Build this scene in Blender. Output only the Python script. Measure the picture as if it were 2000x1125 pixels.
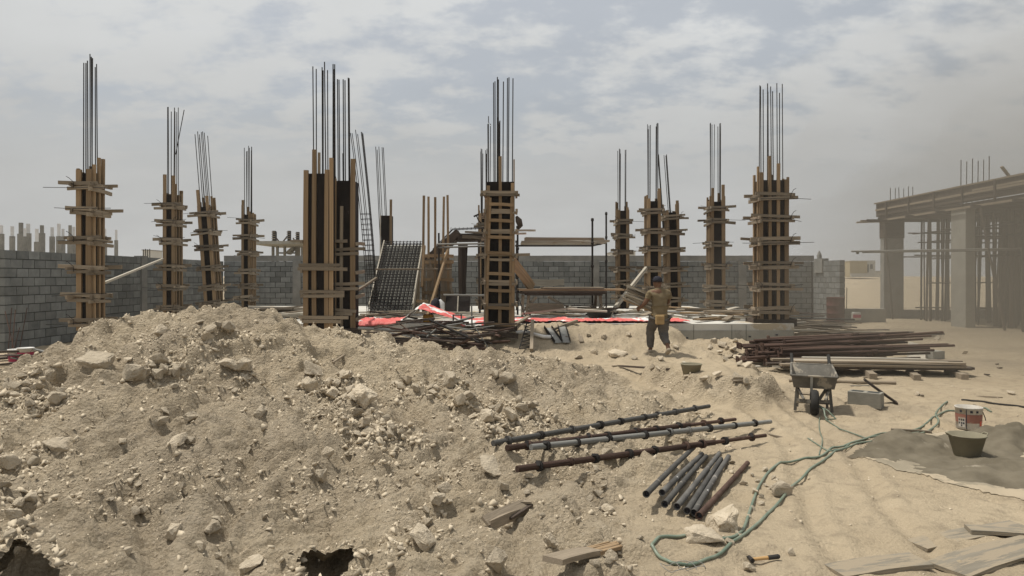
import bpy, bmesh, math, random
import numpy as np
from mathutils import Vector, Matrix, Quaternion, Euler, noise as mnoise

# ------------------------------------------------------------------ scene, camera, light
S = bpy.context.scene
for o in list(bpy.data.objects):
    bpy.data.objects.remove(o)
COL = S.collection
FP = 1400.0            # focal length in pixels of a 2000 px wide picture
HOR = 540.0            # image row of the horizon
CZ = 1.70              # eye height above the yard
cam_d = bpy.data.cameras.new('camera')
cam = bpy.data.objects.new('camera', cam_d)
COL.objects.link(cam)
cam.location = (0, 0, CZ)
cam.rotation_euler = (math.radians(90), 0, 0)
cam_d.sensor_width = 36
cam_d.lens = 36 * FP / 2000
cam_d.shift_y = -(562.5 - HOR) / 2000
cam_d.clip_start = 0.05
cam_d.clip_end = 3000
S.camera = cam

TO_SUN = Vector((-0.36, 0.10, 0.93)).normalized()
elev = math.asin(TO_SUN.z)
azim = math.atan2(TO_SUN.x, TO_SUN.y)

w = bpy.data.worlds.new('World')
S.world = w
w.use_nodes = True
wn, wl = w.node_tree.nodes, w.node_tree.links
wn.clear()
out = wn.new('ShaderNodeOutputWorld')
bg = wn.new('ShaderNodeBackground')
bg.inputs['Strength'].default_value = 0.1
sky = wn.new('ShaderNodeTexSky')
sky.sky_type = 'NISHITA'
sky.sun_disc = False
sky.sun_elevation = elev
sky.sun_rotation = azim
sky.dust_density = 4.0
sky.air_density = 1.0
tc = wn.new('ShaderNodeTexCoord')
sep = wn.new('ShaderNodeSeparateXYZ')
wl.new(tc.outputs['Generated'], sep.inputs[0])
def wmath(op, a, b=None, c=None):
    n = wn.new('ShaderNodeMath'); n.operation = op
    for i, v in enumerate((a, b, c)):
        if v is None: continue
        if isinstance(v, (int, float)): n.inputs[i].default_value = v
        else: wl.new(v, n.inputs[i])
    return n.outputs[0]
zc_ = wmath('MAXIMUM', sep.outputs[2], 0.0)
den = wmath('ADD', zc_, 0.30)
comb = wn.new('ShaderNodeCombineXYZ')
wl.new(wmath('DIVIDE', sep.outputs[0], den), comb.inputs[0])
wl.new(wmath('DIVIDE', sep.outputs[1], den), comb.inputs[1])
def wnoise(scale, det, rough, loc):
    mp = wn.new('ShaderNodeMapping'); mp.inputs['Location'].default_value = loc
    mp.inputs['Scale'].default_value = (1.0, 1.35, 1.0)
    wl.new(comb.outputs[0], mp.inputs[0])
    n = wn.new('ShaderNodeTexNoise'); n.inputs['Scale'].default_value = scale
    n.inputs['Detail'].default_value = det; n.inputs['Roughness'].default_value = rough
    wl.new(mp.outputs[0], n.inputs['Vector'])
    return n.outputs['Fac']
n1 = wnoise(6.5, 9, 0.60, (3.2, 1.1, 0))
n2 = wnoise(1.1, 3, 0.5, (7.5, 4.3, 0))
cov = wmath('ADD', wmath('MULTIPLY', n1, 0.8), wmath('MULTIPLY', n2, 0.65))
mr = wn.new('ShaderNodeMapRange'); mr.interpolation_type = 'SMOOTHSTEP'
mr.inputs['From Min'].default_value = 0.60; mr.inputs['From Max'].default_value = 0.80
mr.inputs['To Min'].default_value = 0.57; mr.inputs['To Max'].default_value = 1.0
wl.new(cov, mr.inputs['Value'])
# a dusty veil closes in towards the horizon
mh = wn.new('ShaderNodeMapRange'); mh.interpolation_type = 'SMOOTHSTEP'
mh.inputs['From Min'].default_value = 0.10; mh.inputs['From Max'].default_value = 0.37
mh.inputs['To Min'].default_value = 1.0; mh.inputs['To Max'].default_value = 0.0
wl.new(sep.outputs[2], mh.inputs['Value'])
fac = wmath('MAXIMUM', mr.outputs[0], mh.outputs[0])
ccol = wn.new('ShaderNodeMix'); ccol.data_type = 'RGBA'
ccol.inputs[6].default_value = (6.75, 6.88, 6.88, 1)     # cloud
ccol.inputs[7].default_value = (4.95, 5.0, 4.93, 1)     # dusty air low down
wl.new(mh.outputs[0], ccol.inputs[0])
n3 = wnoise(2.6, 6, 0.55, (11.0, 2.0, 5.0))
cs = wn.new('ShaderNodeMix'); cs.data_type = 'RGBA'; cs.blend_type = 'MULTIPLY'
cs.inputs[0].default_value = 1.0
cr = wn.new('ShaderNodeMapRange')
cr.inputs['From Min'].default_value = 0.3; cr.inputs['From Max'].default_value = 0.7
cr.inputs['To Min'].default_value = 0.95; cr.inputs['To Max'].default_value = 1.04
wl.new(n3, cr.inputs['Value'])
wl.new(ccol.outputs[2], cs.inputs[6]); wl.new(cr.outputs[0], cs.inputs[7])
blue = wn.new('ShaderNodeMix'); blue.data_type = 'RGBA'; blue.blend_type = 'MULTIPLY'
blue.inputs[0].default_value = 1.0
blue.inputs[7].default_value = (1.05, 1.02, 0.97, 1)
wl.new(sky.outputs[0], blue.inputs[6])
mx = wn.new('ShaderNodeMix'); mx.data_type = 'RGBA'
wl.new(fac, mx.inputs[0]); wl.new(blue.outputs[2], mx.inputs[6]); wl.new(cs.outputs[2], mx.inputs[7])
wl.new(mx.outputs[2], bg.inputs['Color'])
wl.new(bg.outputs[0], out.inputs[0])

sun_d = bpy.data.lights.new('sun', 'SUN')
sun_d.energy = 4.0
sun_d.angle = math.radians(3.5)
sun_d.color = (1.0, 0.95, 0.86)
sun = bpy.data.objects.new('sun', sun_d)
COL.objects.link(sun)
sun.rotation_euler = TO_SUN.to_track_quat('Z', 'Y').to_euler()

S.view_settings.view_transform = 'Standard'
S.view_settings.look = 'None'
S.view_settings.exposure = 0.0
S.view_settings.gamma = 1.0
S.view_settings.use_curve_mapping = False
S.render.engine = 'CYCLES'
S.cycles.volume_bounces = 1

# ------------------------------------------------------------------ helpers
R = random.Random(7)
NP = np.random.RandomState(11)

def at(x, y, Y):
    """point at distance Y along the view axis that shows at picture position x, y"""
    return Vector(((x - 1000) * Y / FP, Y, CZ - (y - HOR) * Y / FP))

def tag(o, label=None, cat=None, group=None, kind=None):
    if label: o['label'] = label
    if cat: o['category'] = cat
    if group: o['group'] = group
    if kind: o['kind'] = kind
    return o

def link(name, me, mat=None, parent=None):
    o = bpy.data.objects.new(name, me)
    COL.objects.link(o)
    if mat is not None and me is not None and len(me.materials) == 0:
        me.materials.append(mat)
    elif mat is not None and me is not None:
        if me.materials[0] is not mat:
            o.material_slots[0].link = 'OBJECT'
            o.material_slots[0].material = mat
    if parent is not None: o.parent = parent
    return o

def empty(name, loc, rot=(0, 0, 0)):
    o = bpy.data.objects.new(name, None)
    o.empty_display_size = 0.1
    COL.objects.link(o)
    o.location = loc; o.rotation_euler = rot
    return o

def thing(name, label, cat, loc=(0, 0, 0), rot=(0, 0, 0), group=None):
    return tag(empty(name, loc, rot), label, cat, group)

def mesh_from(name, vs, fs, smooth=False):
    me = bpy.data.meshes.new(name)
    me.from_pydata([tuple(v) for v in vs], [], [tuple(f) for f in fs])
    if smooth:
        me.polygons.foreach_set('use_smooth', [True] * len(me.polygons))
    me.update()
    return me

def mesh_np(name, V, F, smooth=False):
    """fast build from arrays: V (n,3), F (m,k)"""
    me = bpy.data.meshes.new(name)
    k = F.shape[1]
    me.vertices.add(len(V)); me.vertices.foreach_set('co', V.astype(np.float32).ravel())
    me.loops.add(F.size); me.loops.foreach_set('vertex_index', F.astype(np.int32).ravel())
    me.polygons.add(len(F))
    me.polygons.foreach_set('loop_start', np.arange(0, F.size, k, dtype=np.int32))
    me.polygons.foreach_set('loop_total', np.full(len(F), k, dtype=np.int32))
    if smooth: me.polygons.foreach_set('use_smooth', np.ones(len(F), dtype=bool))
    me.update(calc_edges=True); me.validate()
    return me

# ---- unit shapes shared by alike pieces
def board_mesh(seed, segs=4, jit=0.045):
    r = random.Random(seed)
    vs, fs = [], []
    bow_y, bow_z = r.uniform(-.12, .12), r.uniform(-.18, .18)
    for i in range(segs + 1):
        t = i / segs
        oy = bow_y * math.sin(math.pi * t); oz = bow_z * math.sin(math.pi * t)
        for (a, b) in ((-.5, -.5), (.5, -.5), (.5, .5), (-.5, .5)):
            vs.append((t - .5, a + oy + r.uniform(-jit, jit), b + oz + r.uniform(-jit, jit)))
    for i in range(segs):
        for k in range(4):
            a, b = i * 4 + k, i * 4 + (k + 1) % 4
            fs.append((a, b, b + 4, a + 4))
    fs.append((3, 2, 1, 0)); n = segs * 4
    fs.append((n, n + 1, n + 2, n + 3))
    return mesh_from('board', vs, fs)
_boards = {}
def board_for(mat):
    if mat.name not in _boards:
        L = []
        for s in range(7):
            me = board_mesh(100 + s); me.materials.append(mat); L.append(me)
        _boards[mat.name] = L
    return _boards[mat.name]

def tube_mesh(n=10, segs=1, jit=0.0, seed=1, cap=True):
    r = random.Random(seed)
    vs, fs = [], []
    for i in range(segs + 1):
        t = i / segs
        oy, oz = (r.uniform(-jit, jit), r.uniform(-jit, jit)) if 0 < i < segs else (0, 0)
        for k in range(n):
            a = 2 * math.pi * k / n
            vs.append((t - .5, .5 * math.cos(a) + oy, .5 * math.sin(a) + oz))
    for i in range(segs):
        for k in range(n):
            a, b = i * n + k, i * n + (k + 1) % n
            fs.append((a, b, b + n, a + n))
    if cap:
        fs.append(tuple(range(n - 1, -1, -1))); fs.append(tuple(range(segs * n, segs * n + n)))
    me = mesh_from('tube', vs, fs)
    for p in me.polygons:
        if len(p.vertices) == 4: p.use_smooth = True
    return me
_tubes = {}
def tube_for(mat, n, segs=1, jit=0.0):
    k = (mat.name, n, segs, jit)
    if k not in _tubes:
        L = []
        for s in range(1 if jit == 0 else 6):
            me = tube_mesh(n, segs, jit, s); me.materials.append(mat); L.append(me)
        _tubes[k] = L
    return _tubes[k]

def span_matrix(p0, p1, w_, h_, roll=0.0):
    p0, p1 = Vector(p0), Vector(p1)
    d = p1 - p0; L = d.length
    if L < 1e-6: L = 1e-6; d = Vector((1, 0, 0))
    xa = d.normalized()
    up = Vector((0, 0, 1)) if abs(xa.z) < 0.95 else Vector((0, -1, 0))
    ya = up.cross(xa).normalized(); za = xa.cross(ya).normalized()
    if roll:
        q = Quaternion(xa, roll); ya = q @ ya; za = q @ za
    M = Matrix(((xa.x * L, ya.x * w_, za.x * h_, 0), (xa.y * L, ya.y * w_, za.y * h_, 0),
                (xa.z * L, ya.z * w_, za.z * h_, 0), (0, 0, 0, 1)))
    return Matrix.Translation((p0 + p1) / 2) @ M

def set_m(o, M):
    loc, rot, sc = M.decompose()
    o.location = loc; o.rotation_mode = 'QUATERNION'; o.rotation_quaternion = rot; o.scale = sc

def beam(name, p0, p1, w_, h_, mat, parent=None, roll=0.0, **kw):
    o = link(name, R.choice(board_for(mat)), None, parent)
    set_m(o, span_matrix(p0, p1, w_, h_, roll))
    return tag(o, **kw)

def tube(name, p0, p1, d, mat, parent=None, n=10, segs=1, jit=0.0, **kw):
    o = link(name, R.choice(tube_for(mat, n, segs, jit)), None, parent)
    set_m(o, span_matrix(p0, p1, d, d, R.uniform(0, 6)))
    return tag(o, **kw)

class MB:
    """collects boxes and tubes into one mesh"""
    def __init__(s): s.v = []; s.f = []; s.sm = []
    def add(s, vs, fs, smooth=False):
        b = len(s.v); s.v += [tuple(v) for v in vs]
        s.f += [tuple(i + b for i in f) for f in fs]; s.sm += [smooth] * len(fs)
    def box(s, c, d, rot=None):
        hx, hy, hz = d[0] / 2, d[1] / 2, d[2] / 2
        vs = [Vector((x, y, z)) for z in (-hz, hz) for y in (-hy, hy) for x in (-hx, hx)]
        if rot is not None: vs = [rot @ v for v in vs]
        s.add([v + Vector(c) for v in vs], [(0, 2, 3, 1), (4, 5, 7, 6), (0, 1, 5, 4), (2, 6, 7, 3), (0, 4, 6, 2), (1, 3, 7, 5)])
    def bar(s, p0, p1, w_, h_, roll=0.0):
        M = span_matrix(p0, p1, w_, h_, roll)
        vs = [M @ Vector((x, y, z)) for z in (-.5, .5) for y in (-.5, .5) for x in (-.5, .5)]
        s.add(vs, [(0, 2, 3, 1), (4, 5, 7, 6), (0, 1, 5, 4), (2, 6, 7, 3), (0, 4, 6, 2), (1, 3, 7, 5)])
    def tube(s, pts, r, n=8, cap=True):
        pts = [Vector(p) for p in pts]; rings = []
        rr = r if isinstance(r, (list, tuple)) else [r] * len(pts)
        prev = None; vs = []; fs = []
        for i, p in enumerate(pts):
            d = (pts[min(i + 1, len(pts) - 1)] - pts[max(i - 1, 0)]).normalized()
            if prev is None:
                a = Vector((0, 0, 1)) if abs(d.z) < .9 else Vector((1, 0, 0))
                u = d.cross(a).normalized()
            else:
                u = (prev - d * prev.dot(d)).normalized()
            prev = u; v = d.cross(u)
            for k in range(n):
                t = 2 * math.pi * k / n
                vs.append(p + (u * math.cos(t) + v * math.sin(t)) * rr[i])
        for i in range(len(pts) - 1):
            for k in range(n):
                a, b = i * n + k, i * n + (k + 1) % n
                fs.append((a, b, b + n, a + n))
        s.add(vs, fs, True)
        if cap:
            m = (len(pts) - 1) * n
            s.add([vs[k] for k in range(n)], [tuple(range(n - 1, -1, -1))])
            s.add([vs[m + k] for k in range(n)], [tuple(range(n))])
    def lathe(s, prof, n=24, c=(0, 0, 0), ov=1.0, closed=False):
        vs = []; fs = []
        for (r, z) in prof:
            for k in range(n):
                t = 2 * math.pi * k / n
                vs.append((c[0] + r * math.cos(t), c[1] + r * ov * math.sin(t), c[2] + z))
        for i in range(len(prof) - 1):
            for k in range(n):
                a, b = i * n + k, i * n + (k + 1) % n
                fs.append((a, b, b + n, a + n))
        s.add(vs, fs, True)
    def mesh(s, name):
        me = bpy.data.meshes.new(name)
        me.from_pydata(s.v, [], s.f); me.polygons.foreach_set('use_smooth', s.sm); me.update()
        return me
    def build(s, name, mat, parent=None, bevel=0.0, **kw):
        o = link(name, s.mesh(name), mat, parent)
        if bevel:
            m = o.modifiers.new('bevel', 'BEVEL'); m.width = bevel; m.segments = 2
            m.limit_method = 'ANGLE'; m.angle_limit = math.radians(40)
        return tag(o, **kw)

# ---- numpy noise
_perm = NP.permutation(512)
_perm = np.concatenate([_perm, _perm, _perm])
_ga = NP.uniform(0, 2 * np.pi, 512)
_gx, _gy = np.cos(_ga), np.sin(_ga)
def perlin(x, y):
    x = np.asarray(x, float); y = np.asarray(y, float)
    xi = np.floor(x).astype(int); yi = np.floor(y).astype(int)
    xf, yf = x - xi, y - yi
    xi &= 255; yi &= 255
    u = xf * xf * xf * (xf * (xf * 6 - 15) + 10); v = yf * yf * yf * (yf * (yf * 6 - 15) + 10)
    def g(ix, iy, dx, dy):
        h = _perm[_perm[ix & 255] + (iy & 255)]
        return _gx[h] * dx + _gy[h] * dy
    a = g(xi, yi, xf, yf); b = g(xi + 1, yi, xf - 1, yf)
    c = g(xi, yi + 1, xf, yf - 1); d = g(xi + 1, yi + 1, xf - 1, yf - 1)
    return (a + u * (b - a)) + v * ((c + u * (d - c)) - (a + u * (b - a)))
def fbm(x, y, f, octs=4, gain=0.5):
    s = 0; a = 1.0
    for i in range(octs):
        s = s + a * perlin(x * f + 17.3 * i, y * f - 9.1 * i); f *= 2.03; a *= gain
    return s
def sstep(a, b, x):
    t = np.clip((x - a) / (b - a), 0, 1)
    return t * t * (3 - 2 * t)

# ------------------------------------------------------------------ materials
def new_mat(name):
    m = bpy.data.materials.new(name); m.use_nodes = True
    nt = m.node_tree; b = nt.nodes['Principled BSDF']
    return m, nt.nodes, nt.links, b

def mat(name, c1, c2, rough=0.8, scale=6.0, stretch=(1, 1, 1), bump=0.2, bscale=40.0, rnd=0.25, metal=0.0,
        spots=None, spot_scale=5.0, spot_at=0.62, det=6.0, spec=0.14, bdist=0.01, coord='Object'):
    m, N, L, b = new_mat(name)
    b.inputs['Roughness'].default_value = rough
    b.inputs['Metallic'].default_value = metal
    b.inputs['Specular IOR Level'].default_value = spec
    tc = N.new('ShaderNodeTexCoord'); oi = N.new('ShaderNodeObjectInfo')
    add = N.new('ShaderNodeVectorMath'); add.operation = 'ADD'
    sc = N.new('ShaderNodeVectorMath'); sc.operation = 'SCALE'; sc.inputs['Scale'].default_value = 37.0
    cx = N.new('ShaderNodeCombineXYZ')
    for i in range(3): L.new(oi.outputs['Random'], cx.inputs[i])
    L.new(cx.outputs[0], sc.inputs[0])
    mp = N.new('ShaderNodeMapping'); mp.inputs['Scale'].default_value = stretch
    L.new(tc.outputs[coord], mp.inputs[0]); L.new(mp.outputs[0], add.inputs[0]); L.new(sc.outputs[0], add.inputs[1])
    def noise(s, d=det, ro=0.6):
        n = N.new('ShaderNodeTexNoise'); n.inputs['Scale'].default_value = s
        n.inputs['Detail'].default_value = d; n.inputs['Roughness'].default_value = ro
        L.new(add.outputs[0], n.inputs['Vector']); return n.outputs['Fac']
    mr = N.new('ShaderNodeMapRange'); mr.inputs['From Min'].default_value = 0.3; mr.inputs['From Max'].default_value = 0.7
    L.new(noise(scale), mr.inputs['Value'])
    mix = N.new('ShaderNodeMix'); mix.data_type = 'RGBA'
    mix.inputs[6].default_value = (*c1, 1); mix.inputs[7].default_value = (*c2, 1)
    L.new(mr.outputs[0], mix.inputs[0])
    col = mix.outputs[2]
    if spots:
        m2 = N.new('ShaderNodeMapRange')
        m2.inputs['From Min'].default_value = spot_at; m2.inputs['From Max'].default_value = spot_at + 0.05
        L.new(noise(spot_scale, 8, 0.7), m2.inputs['Value'])
        mx = N.new('ShaderNodeMix'); mx.data_type = 'RGBA'
        L.new(m2.outputs[0], mx.inputs[0]); L.new(col, mx.inputs[6]); mx.inputs[7].default_value = (*spots, 1)
        col = mx.outputs[2]
    if rnd:
        hs = N.new('ShaderNodeHueSaturation')
        r2 = N.new('ShaderNodeMapRange'); r2.inputs['To Min'].default_value = 1 - rnd; r2.inputs['To Max'].default_value = 1 + rnd
        L.new(oi.outputs['Random'], r2.inputs['Value']); L.new(r2.outputs[0], hs.inputs['Value']); L.new(col, hs.inputs['Color'])
        col = hs.outputs[0]
    L.new(col, b.inputs['Base Color'])
    if bump:
        bp = N.new('ShaderNodeBump'); bp.inputs['Strength'].default_value = bump; bp.inputs['Distance'].default_value = bdist
        L.new(noise(bscale, 5, 0.65), bp.inputs['Height']); L.new(bp.outputs[0], b.inputs['Normal'])
    return m

def ground_mat():
    m, N, L, b = new_mat('sandy_earth')
    b.inputs['Roughness'].default_value = 0.95
    b.inputs['Specular IOR Level'].default_value = 0.1
    tc = N.new('ShaderNodeTexCoord')
    def noise(s, d=8, ro=0.6, st=None):
        n = N.new('ShaderNodeTexNoise'); n.inputs['Scale'].default_value = s
        n.inputs['Detail'].default_value = d; n.inputs['Roughness'].default_value = ro
        if st:
            mp = N.new('ShaderNodeMapping'); mp.inputs['Scale'].default_value = st
            L.new(tc.outputs['Object'], mp.inputs[0]); L.new(mp.outputs[0], n.inputs['Vector'])
        else: L.new(tc.outputs['Object'], n.inputs['Vector'])
        return n.outputs['Fac']
    def rng(v, a, b_, c=0.0, d=1.0):
        n = N.new('ShaderNodeMapRange'); n.inputs['From Min'].default_value = a; n.inputs['From Max'].default_value = b_
        n.inputs['To Min'].default_value = c; n.inputs['To Max'].default_value = d
        L.new(v, n.inputs['Value']); return n.outputs[0]
    def mix(f, a, b_, bt='MIX'):
        n = N.new('ShaderNodeMix'); n.data_type = 'RGBA'; n.blend_type = bt
        for k, v in ((0, f), (6, a), (7, b_)):
            if isinstance(v, (int, float)): n.inputs[k].default_value = v
            elif isinstance(v, tuple): n.inputs[k].default_value = (*v, 1)
            else: L.new(v, n.inputs[k])
        return n.outputs[2]
    # loose spoil vs trodden sand comes from a vertex attribute (where the soil was dumped)
    at_ = N.new('ShaderNodeAttribute'); at_.attribute_name = 'spoil'
    sand = mix(rng(noise(0.9), .35, .65), (0.37, 0.302, 0.21), (0.435, 0.360, 0.255))
    sand = mix(rng(noise(0.33, 5), .5, .68), sand, (0.31, 0.258, 0.188))
    sand = mix(rng(noise(7.0), .5, .72), sand, (0.285, 0.235, 0.168))
    spoil = mix(rng(noise(1.6), .35, .65), (0.495, 0.41, 0.29), (0.575, 0.485, 0.355))
    spoil = mix(rng(noise(14.0), .5, .72), spoil, (0.42, 0.342, 0.238))
    spoil = mix(rng(noise(33.0, 5), .60, .68), spoil, (0.65, 0.558, 0.425))
    spoil = mix(rng(noise(0.55, 4), .38, .66), spoil, mix(1.0, spoil, (0.80, 0.80, 0.82), 'MULTIPLY'))
    col = mix(at_.outputs['Fac'], sand, spoil)
    col = mix(rng(noise(95.0, 4), .35, .65), mix(1.0, col, (0.90, 0.89, 0.88), 'MULTIPLY'), mix(1.0, col, (1.07, 1.07, 1.06), 'MULTIPLY'))
    # dark dribbles of spilled cement slurry
    L.new(col, b.inputs['Base Color'])
    add = N.new('ShaderNodeMath'); add.operation = 'MULTIPLY_ADD'; add.inputs[1].default_value = 0.55
    L.new(noise(120.0, 5, 0.7), add.inputs[0])
    vo = N.new('ShaderNodeTexVoronoi'); vo.inputs['Scale'].default_value = 38.0; vo.inputs['Randomness'].default_value = 1.0
    wv = N.new('ShaderNodeVectorMath'); wv.operation = 'MULTIPLY_ADD'; wv.inputs[1].default_value = (.02, .02, .02)
    wn_ = N.new('ShaderNodeTexNoise'); wn_.inputs['Scale'].default_value = 30.0; L.new(tc.outputs['Object'], wn_.inputs['Vector'])
    L.new(wn_.outputs['Color'], wv.inputs[0]); L.new(tc.outputs['Object'], wv.inputs[2]); L.new(wv.outputs[0], vo.inputs['Vector'])
    vm = N.new('ShaderNodeMath'); vm.operation = 'MULTIPLY_ADD'; vm.inputs[1].default_value = -0.55
    L.new(vo.outputs['Distance'], vm.inputs[0]); L.new(noise(26.0, 8, 0.72), vm.inputs[2])
    L.new(vm.outputs[0], add.inputs[2])
    bp = N.new('ShaderNodeBump'); bp.inputs['Distance'].default_value = 0.046
    st = N.new('ShaderNodeMapRange'); st.inputs['To Min'].default_value = 0.62; st.inputs['To Max'].default_value = 1.0
    L.new(at_.outputs['Fac'], st.inputs['Value']); L.new(st.outputs[0], bp.inputs['Strength'])
    L.new(add.outputs[0], bp.inputs['Height']); L.new(bp.outputs[0], b.inputs['Normal'])
    return m

M = {}
M['ground'] = ground_mat()
M['rock'] = mat('limestone', (0.42, 0.355, 0.262), (0.55, 0.472, 0.36), 0.9, 5, bump=0.7, bscale=9, rnd=0.20, spots=(0.30, 0.24, 0.16), spot_scale=3, spot_at=.6, spec=0.15, bdist=.05)
M['pebble'] = mat('gravel', (0.44, 0.37, 0.272), (0.58, 0.50, 0.378), 0.9, 9, bump=0.0, rnd=0, spec=0.15)
M['timber'] = mat('pine_timber', (0.185, 0.126, 0.072), (0.305, 0.217, 0.13), 0.8, 2.2, (0.6, 3, 3), 0.25, 20, rnd=0.34, spots=(0.25, 0.22, 0.18), spot_scale=1.8, spot_at=.63)
M['oldwood'] = mat('weathered_timber', (0.155, 0.127, 0.093), (0.285, 0.235, 0.175), 0.85, 2.5, (0.6, 4, 4), 0.3, 22, rnd=0.32)
M['darkwood'] = mat('stained_timber', (0.035, 0.027, 0.022), (0.095, 0.075, 0.06), 0.8, 2.5, (0.6, 4, 4), 0.3, 22, rnd=0.4)
M['greywood'] = mat('grey_board', (0.27, 0.245, 0.20), (0.45, 0.41, 0.34), 0.85, 2.5, (0.6, 4, 4), 0.3, 22, rnd=0.25)
M['ply'] = mat('film_faced_plywood', (0.008, 0.0066, 0.006), (0.020, 0.0155, 0.0135), 0.6, 3, spec=.06, bump=0.1, rnd=0.2, spots=(0.15, 0.13, 0.11), spot_scale=3.0, spot_at=.66, stretch=(2, 2, .8))
M['steel'] = mat('dark_steel', (0.016, 0.015, 0.015), (0.04, 0.036, 0.033), 0.7, 5, bump=0.1, rnd=0.2, metal=0.0, spec=.1)
M['rust'] = mat('rusty_steel', (0.045, 0.028, 0.022), (0.105, 0.066, 0.05), 0.8, 5, (1, 1, 1), 0.3, 30, rnd=0.35, spots=(0.30, 0.265, 0.22), spot_scale=5, spot_at=.64)
M['galvd'] = mat('mortar_flecked_steel', (0.055, 0.053, 0.05), (0.125, 0.12, 0.11), 0.7, 4, bump=0.2, rnd=0.25, spots=(0.34, 0.31, 0.27), spot_scale=6, spot_at=.63)
M['galv'] = mat('galvanised_steel', (0.15, 0.15, 0.14), (0.29, 0.285, 0.26), 0.6, 4, bump=0.15, rnd=0.25, spots=(0.10, 0.065, 0.045), spot_scale=4, spot_at=.6)
M['block'] = mat('concrete_block', (0.135, 0.143, 0.140), (0.205, 0.213, 0.207), 0.92, 4, bump=0.5, bscale=30, rnd=0.22, spots=(0.23, 0.235, 0.225), spot_scale=2.5, spot_at=.64, spec=.15)
M['mortar'] = mat('mortar', (0.04, 0.042, 0.04), (0.07, 0.073, 0.07), 0.95, 4, bump=0.3, rnd=0)
M['conc'] = mat('cast_concrete', (0.25, 0.245, 0.215), (0.35, 0.34, 0.30), 0.9, 2.5, bump=0.3, bscale=25, rnd=0.08, spots=(0.25, 0.24, 0.21), spot_scale=1.7, spot_at=.6)
M['slab'] = mat('slab_concrete', (0.42, 0.405, 0.365), (0.56, 0.545, 0.50), 0.9, 1.4, bump=0.3, bscale=20, rnd=0, spots=(0.40, 0.34, 0.25), spot_scale=1.0, spot_at=.55)
M['red'] = mat('red_tarpaulin', (0.54, 0.085, 0.075), (0.64, 0.17, 0.15), 0.6, 3, bump=0.3, rnd=0, spec=.3, spots=(0.58, 0.32, 0.27), spot_scale=3, spot_at=.60)
M['sheet'] = mat('dusty_sheet', (0.20, 0.172, 0.125), (0.29, 0.25, 0.185), 0.85, 3, bump=0.4, rnd=0, spots=(0.36, 0.30, 0.215), spot_scale=2.2, spot_at=.47, bscale=25)
M['cement'] = mat('wet_cement', (0.098, 0.083, 0.058), (0.16, 0.138, 0.10), 0.85, 4, bump=0.5, bscale=30, rnd=0, spots=(0.24, 0.21, 0.16), spot_scale=3, spot_at=.62)
M['hose'] = mat('green_hose', (0.085, 0.128, 0.092), (0.19, 0.215, 0.16), 0.45, 9, bump=0.05, rnd=0.1, spec=.5)
M['barrow'] = mat('barrow_steel', (0.10, 0.093, 0.08), (0.17, 0.158, 0.135), 0.85, 5, bump=0.3, rnd=0, spots=(0.30, 0.265, 0.21), spot_scale=5, spot_at=.55)
M['rubber'] = mat('black_rubber', (0.02, 0.02, 0.02), (0.05, 0.047, 0.042), 0.8, 4, bump=0.1, rnd=0)
M['whitep'] = mat('white_plastic', (0.60, 0.59, 0.56), (0.72, 0.71, 0.68), 0.5, 4, bump=0.0, rnd=0)
M['redp'] = mat('red_print', (0.48, 0.085, 0.05), (0.55, 0.12, 0.08), 0.5, 4, bump=0, rnd=0)
M['pinkp'] = mat('magenta_plastic', (0.33, 0.035, 0.08), (0.42, 0.055, 0.11), 0.5, 4, bump=0, rnd=0)
M['blackp'] = mat('black_print_and_hole_shade', (0.03, 0.03, 0.04), (0.05, 0.05, 0.06), 0.5, 4, bump=0, rnd=0)  # also paints the dark inside tie holes and tube bores
M['basin'] = mat('olive_rubber', (0.175, 0.158, 0.11), (0.245, 0.222, 0.16), 0.8, 4, bump=0.1, rnd=0)
M['barrel'] = mat('rusted_red_drum', (0.05, 0.018, 0.015), (0.09, 0.035, 0.028), 0.75, 4, bump=0.2, rnd=0)
M['yellow'] = mat('yellow_cloth', (0.45, 0.24, 0.035), (0.55, 0.32, 0.055), 0.5, 4, bump=0, rnd=0)
M['cream'] = mat('cream_render', (0.36, 0.30, 0.19), (0.42, 0.36, 0.24), 0.9, 0.5, bump=0, rnd=0)
M['palew'] = mat('pale_render', (0.44, 0.43, 0.39), (0.50, 0.49, 0.45), 0.9, 0.5, bump=0, rnd=0.1)
M['glass'] = mat('dark_window', (0.05, 0.055, 0.06), (0.08, 0.085, 0.09), 0.2, 2, bump=0, rnd=0)
M['wrap'] = mat('plastic_wrap', (0.55, 0.56, 0.57), (0.68, 0.69, 0.70), 0.4, 3, bump=0, rnd=0.1)
M['skin'] = mat('brown_skin', (0.13, 0.07, 0.045), (0.17, 0.095, 0.06), 0.6, 4, bump=0, rnd=0)
M['shirt'] = mat('olive_tan_shirt', (0.145, 0.112, 0.066), (0.20, 0.158, 0.095), 0.9, 6, bump=0.4, bscale=9, rnd=0, bdist=.03)
M['pants'] = mat('grey_work_trousers', (0.075, 0.068, 0.062), (0.125, 0.112, 0.10), 0.9, 5, bump=0.5, bscale=9, rnd=0, bdist=.03)
M['cap'] = mat('black_cap', (0.014, 0.014, 0.02), (0.025, 0.025, 0.035), 0.8, 4, bump=0, rnd=0)
M['shoe'] = mat('dusty_shoe', (0.24, 0.20, 0.15), (0.36, 0.31, 0.24), 0.9, 8, bump=0.2, rnd=0)
M['leather'] = mat('tan_leather', (0.30, 0.20, 0.09), (0.38, 0.27, 0.14), 0.7, 6, bump=0.2, rnd=0)
M['handle'] = mat('hammer_handle', (0.36, 0.22, 0.09), (0.46, 0.29, 0.13), 0.5, 4, (0.5, 3, 3), bump=0.1, rnd=0)
M['cloth'] = mat('white_cloth', (0.55, 0.55, 0.54), (0.68, 0.68, 0.67), 0.9, 4, bump=0.2, rnd=0)

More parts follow.
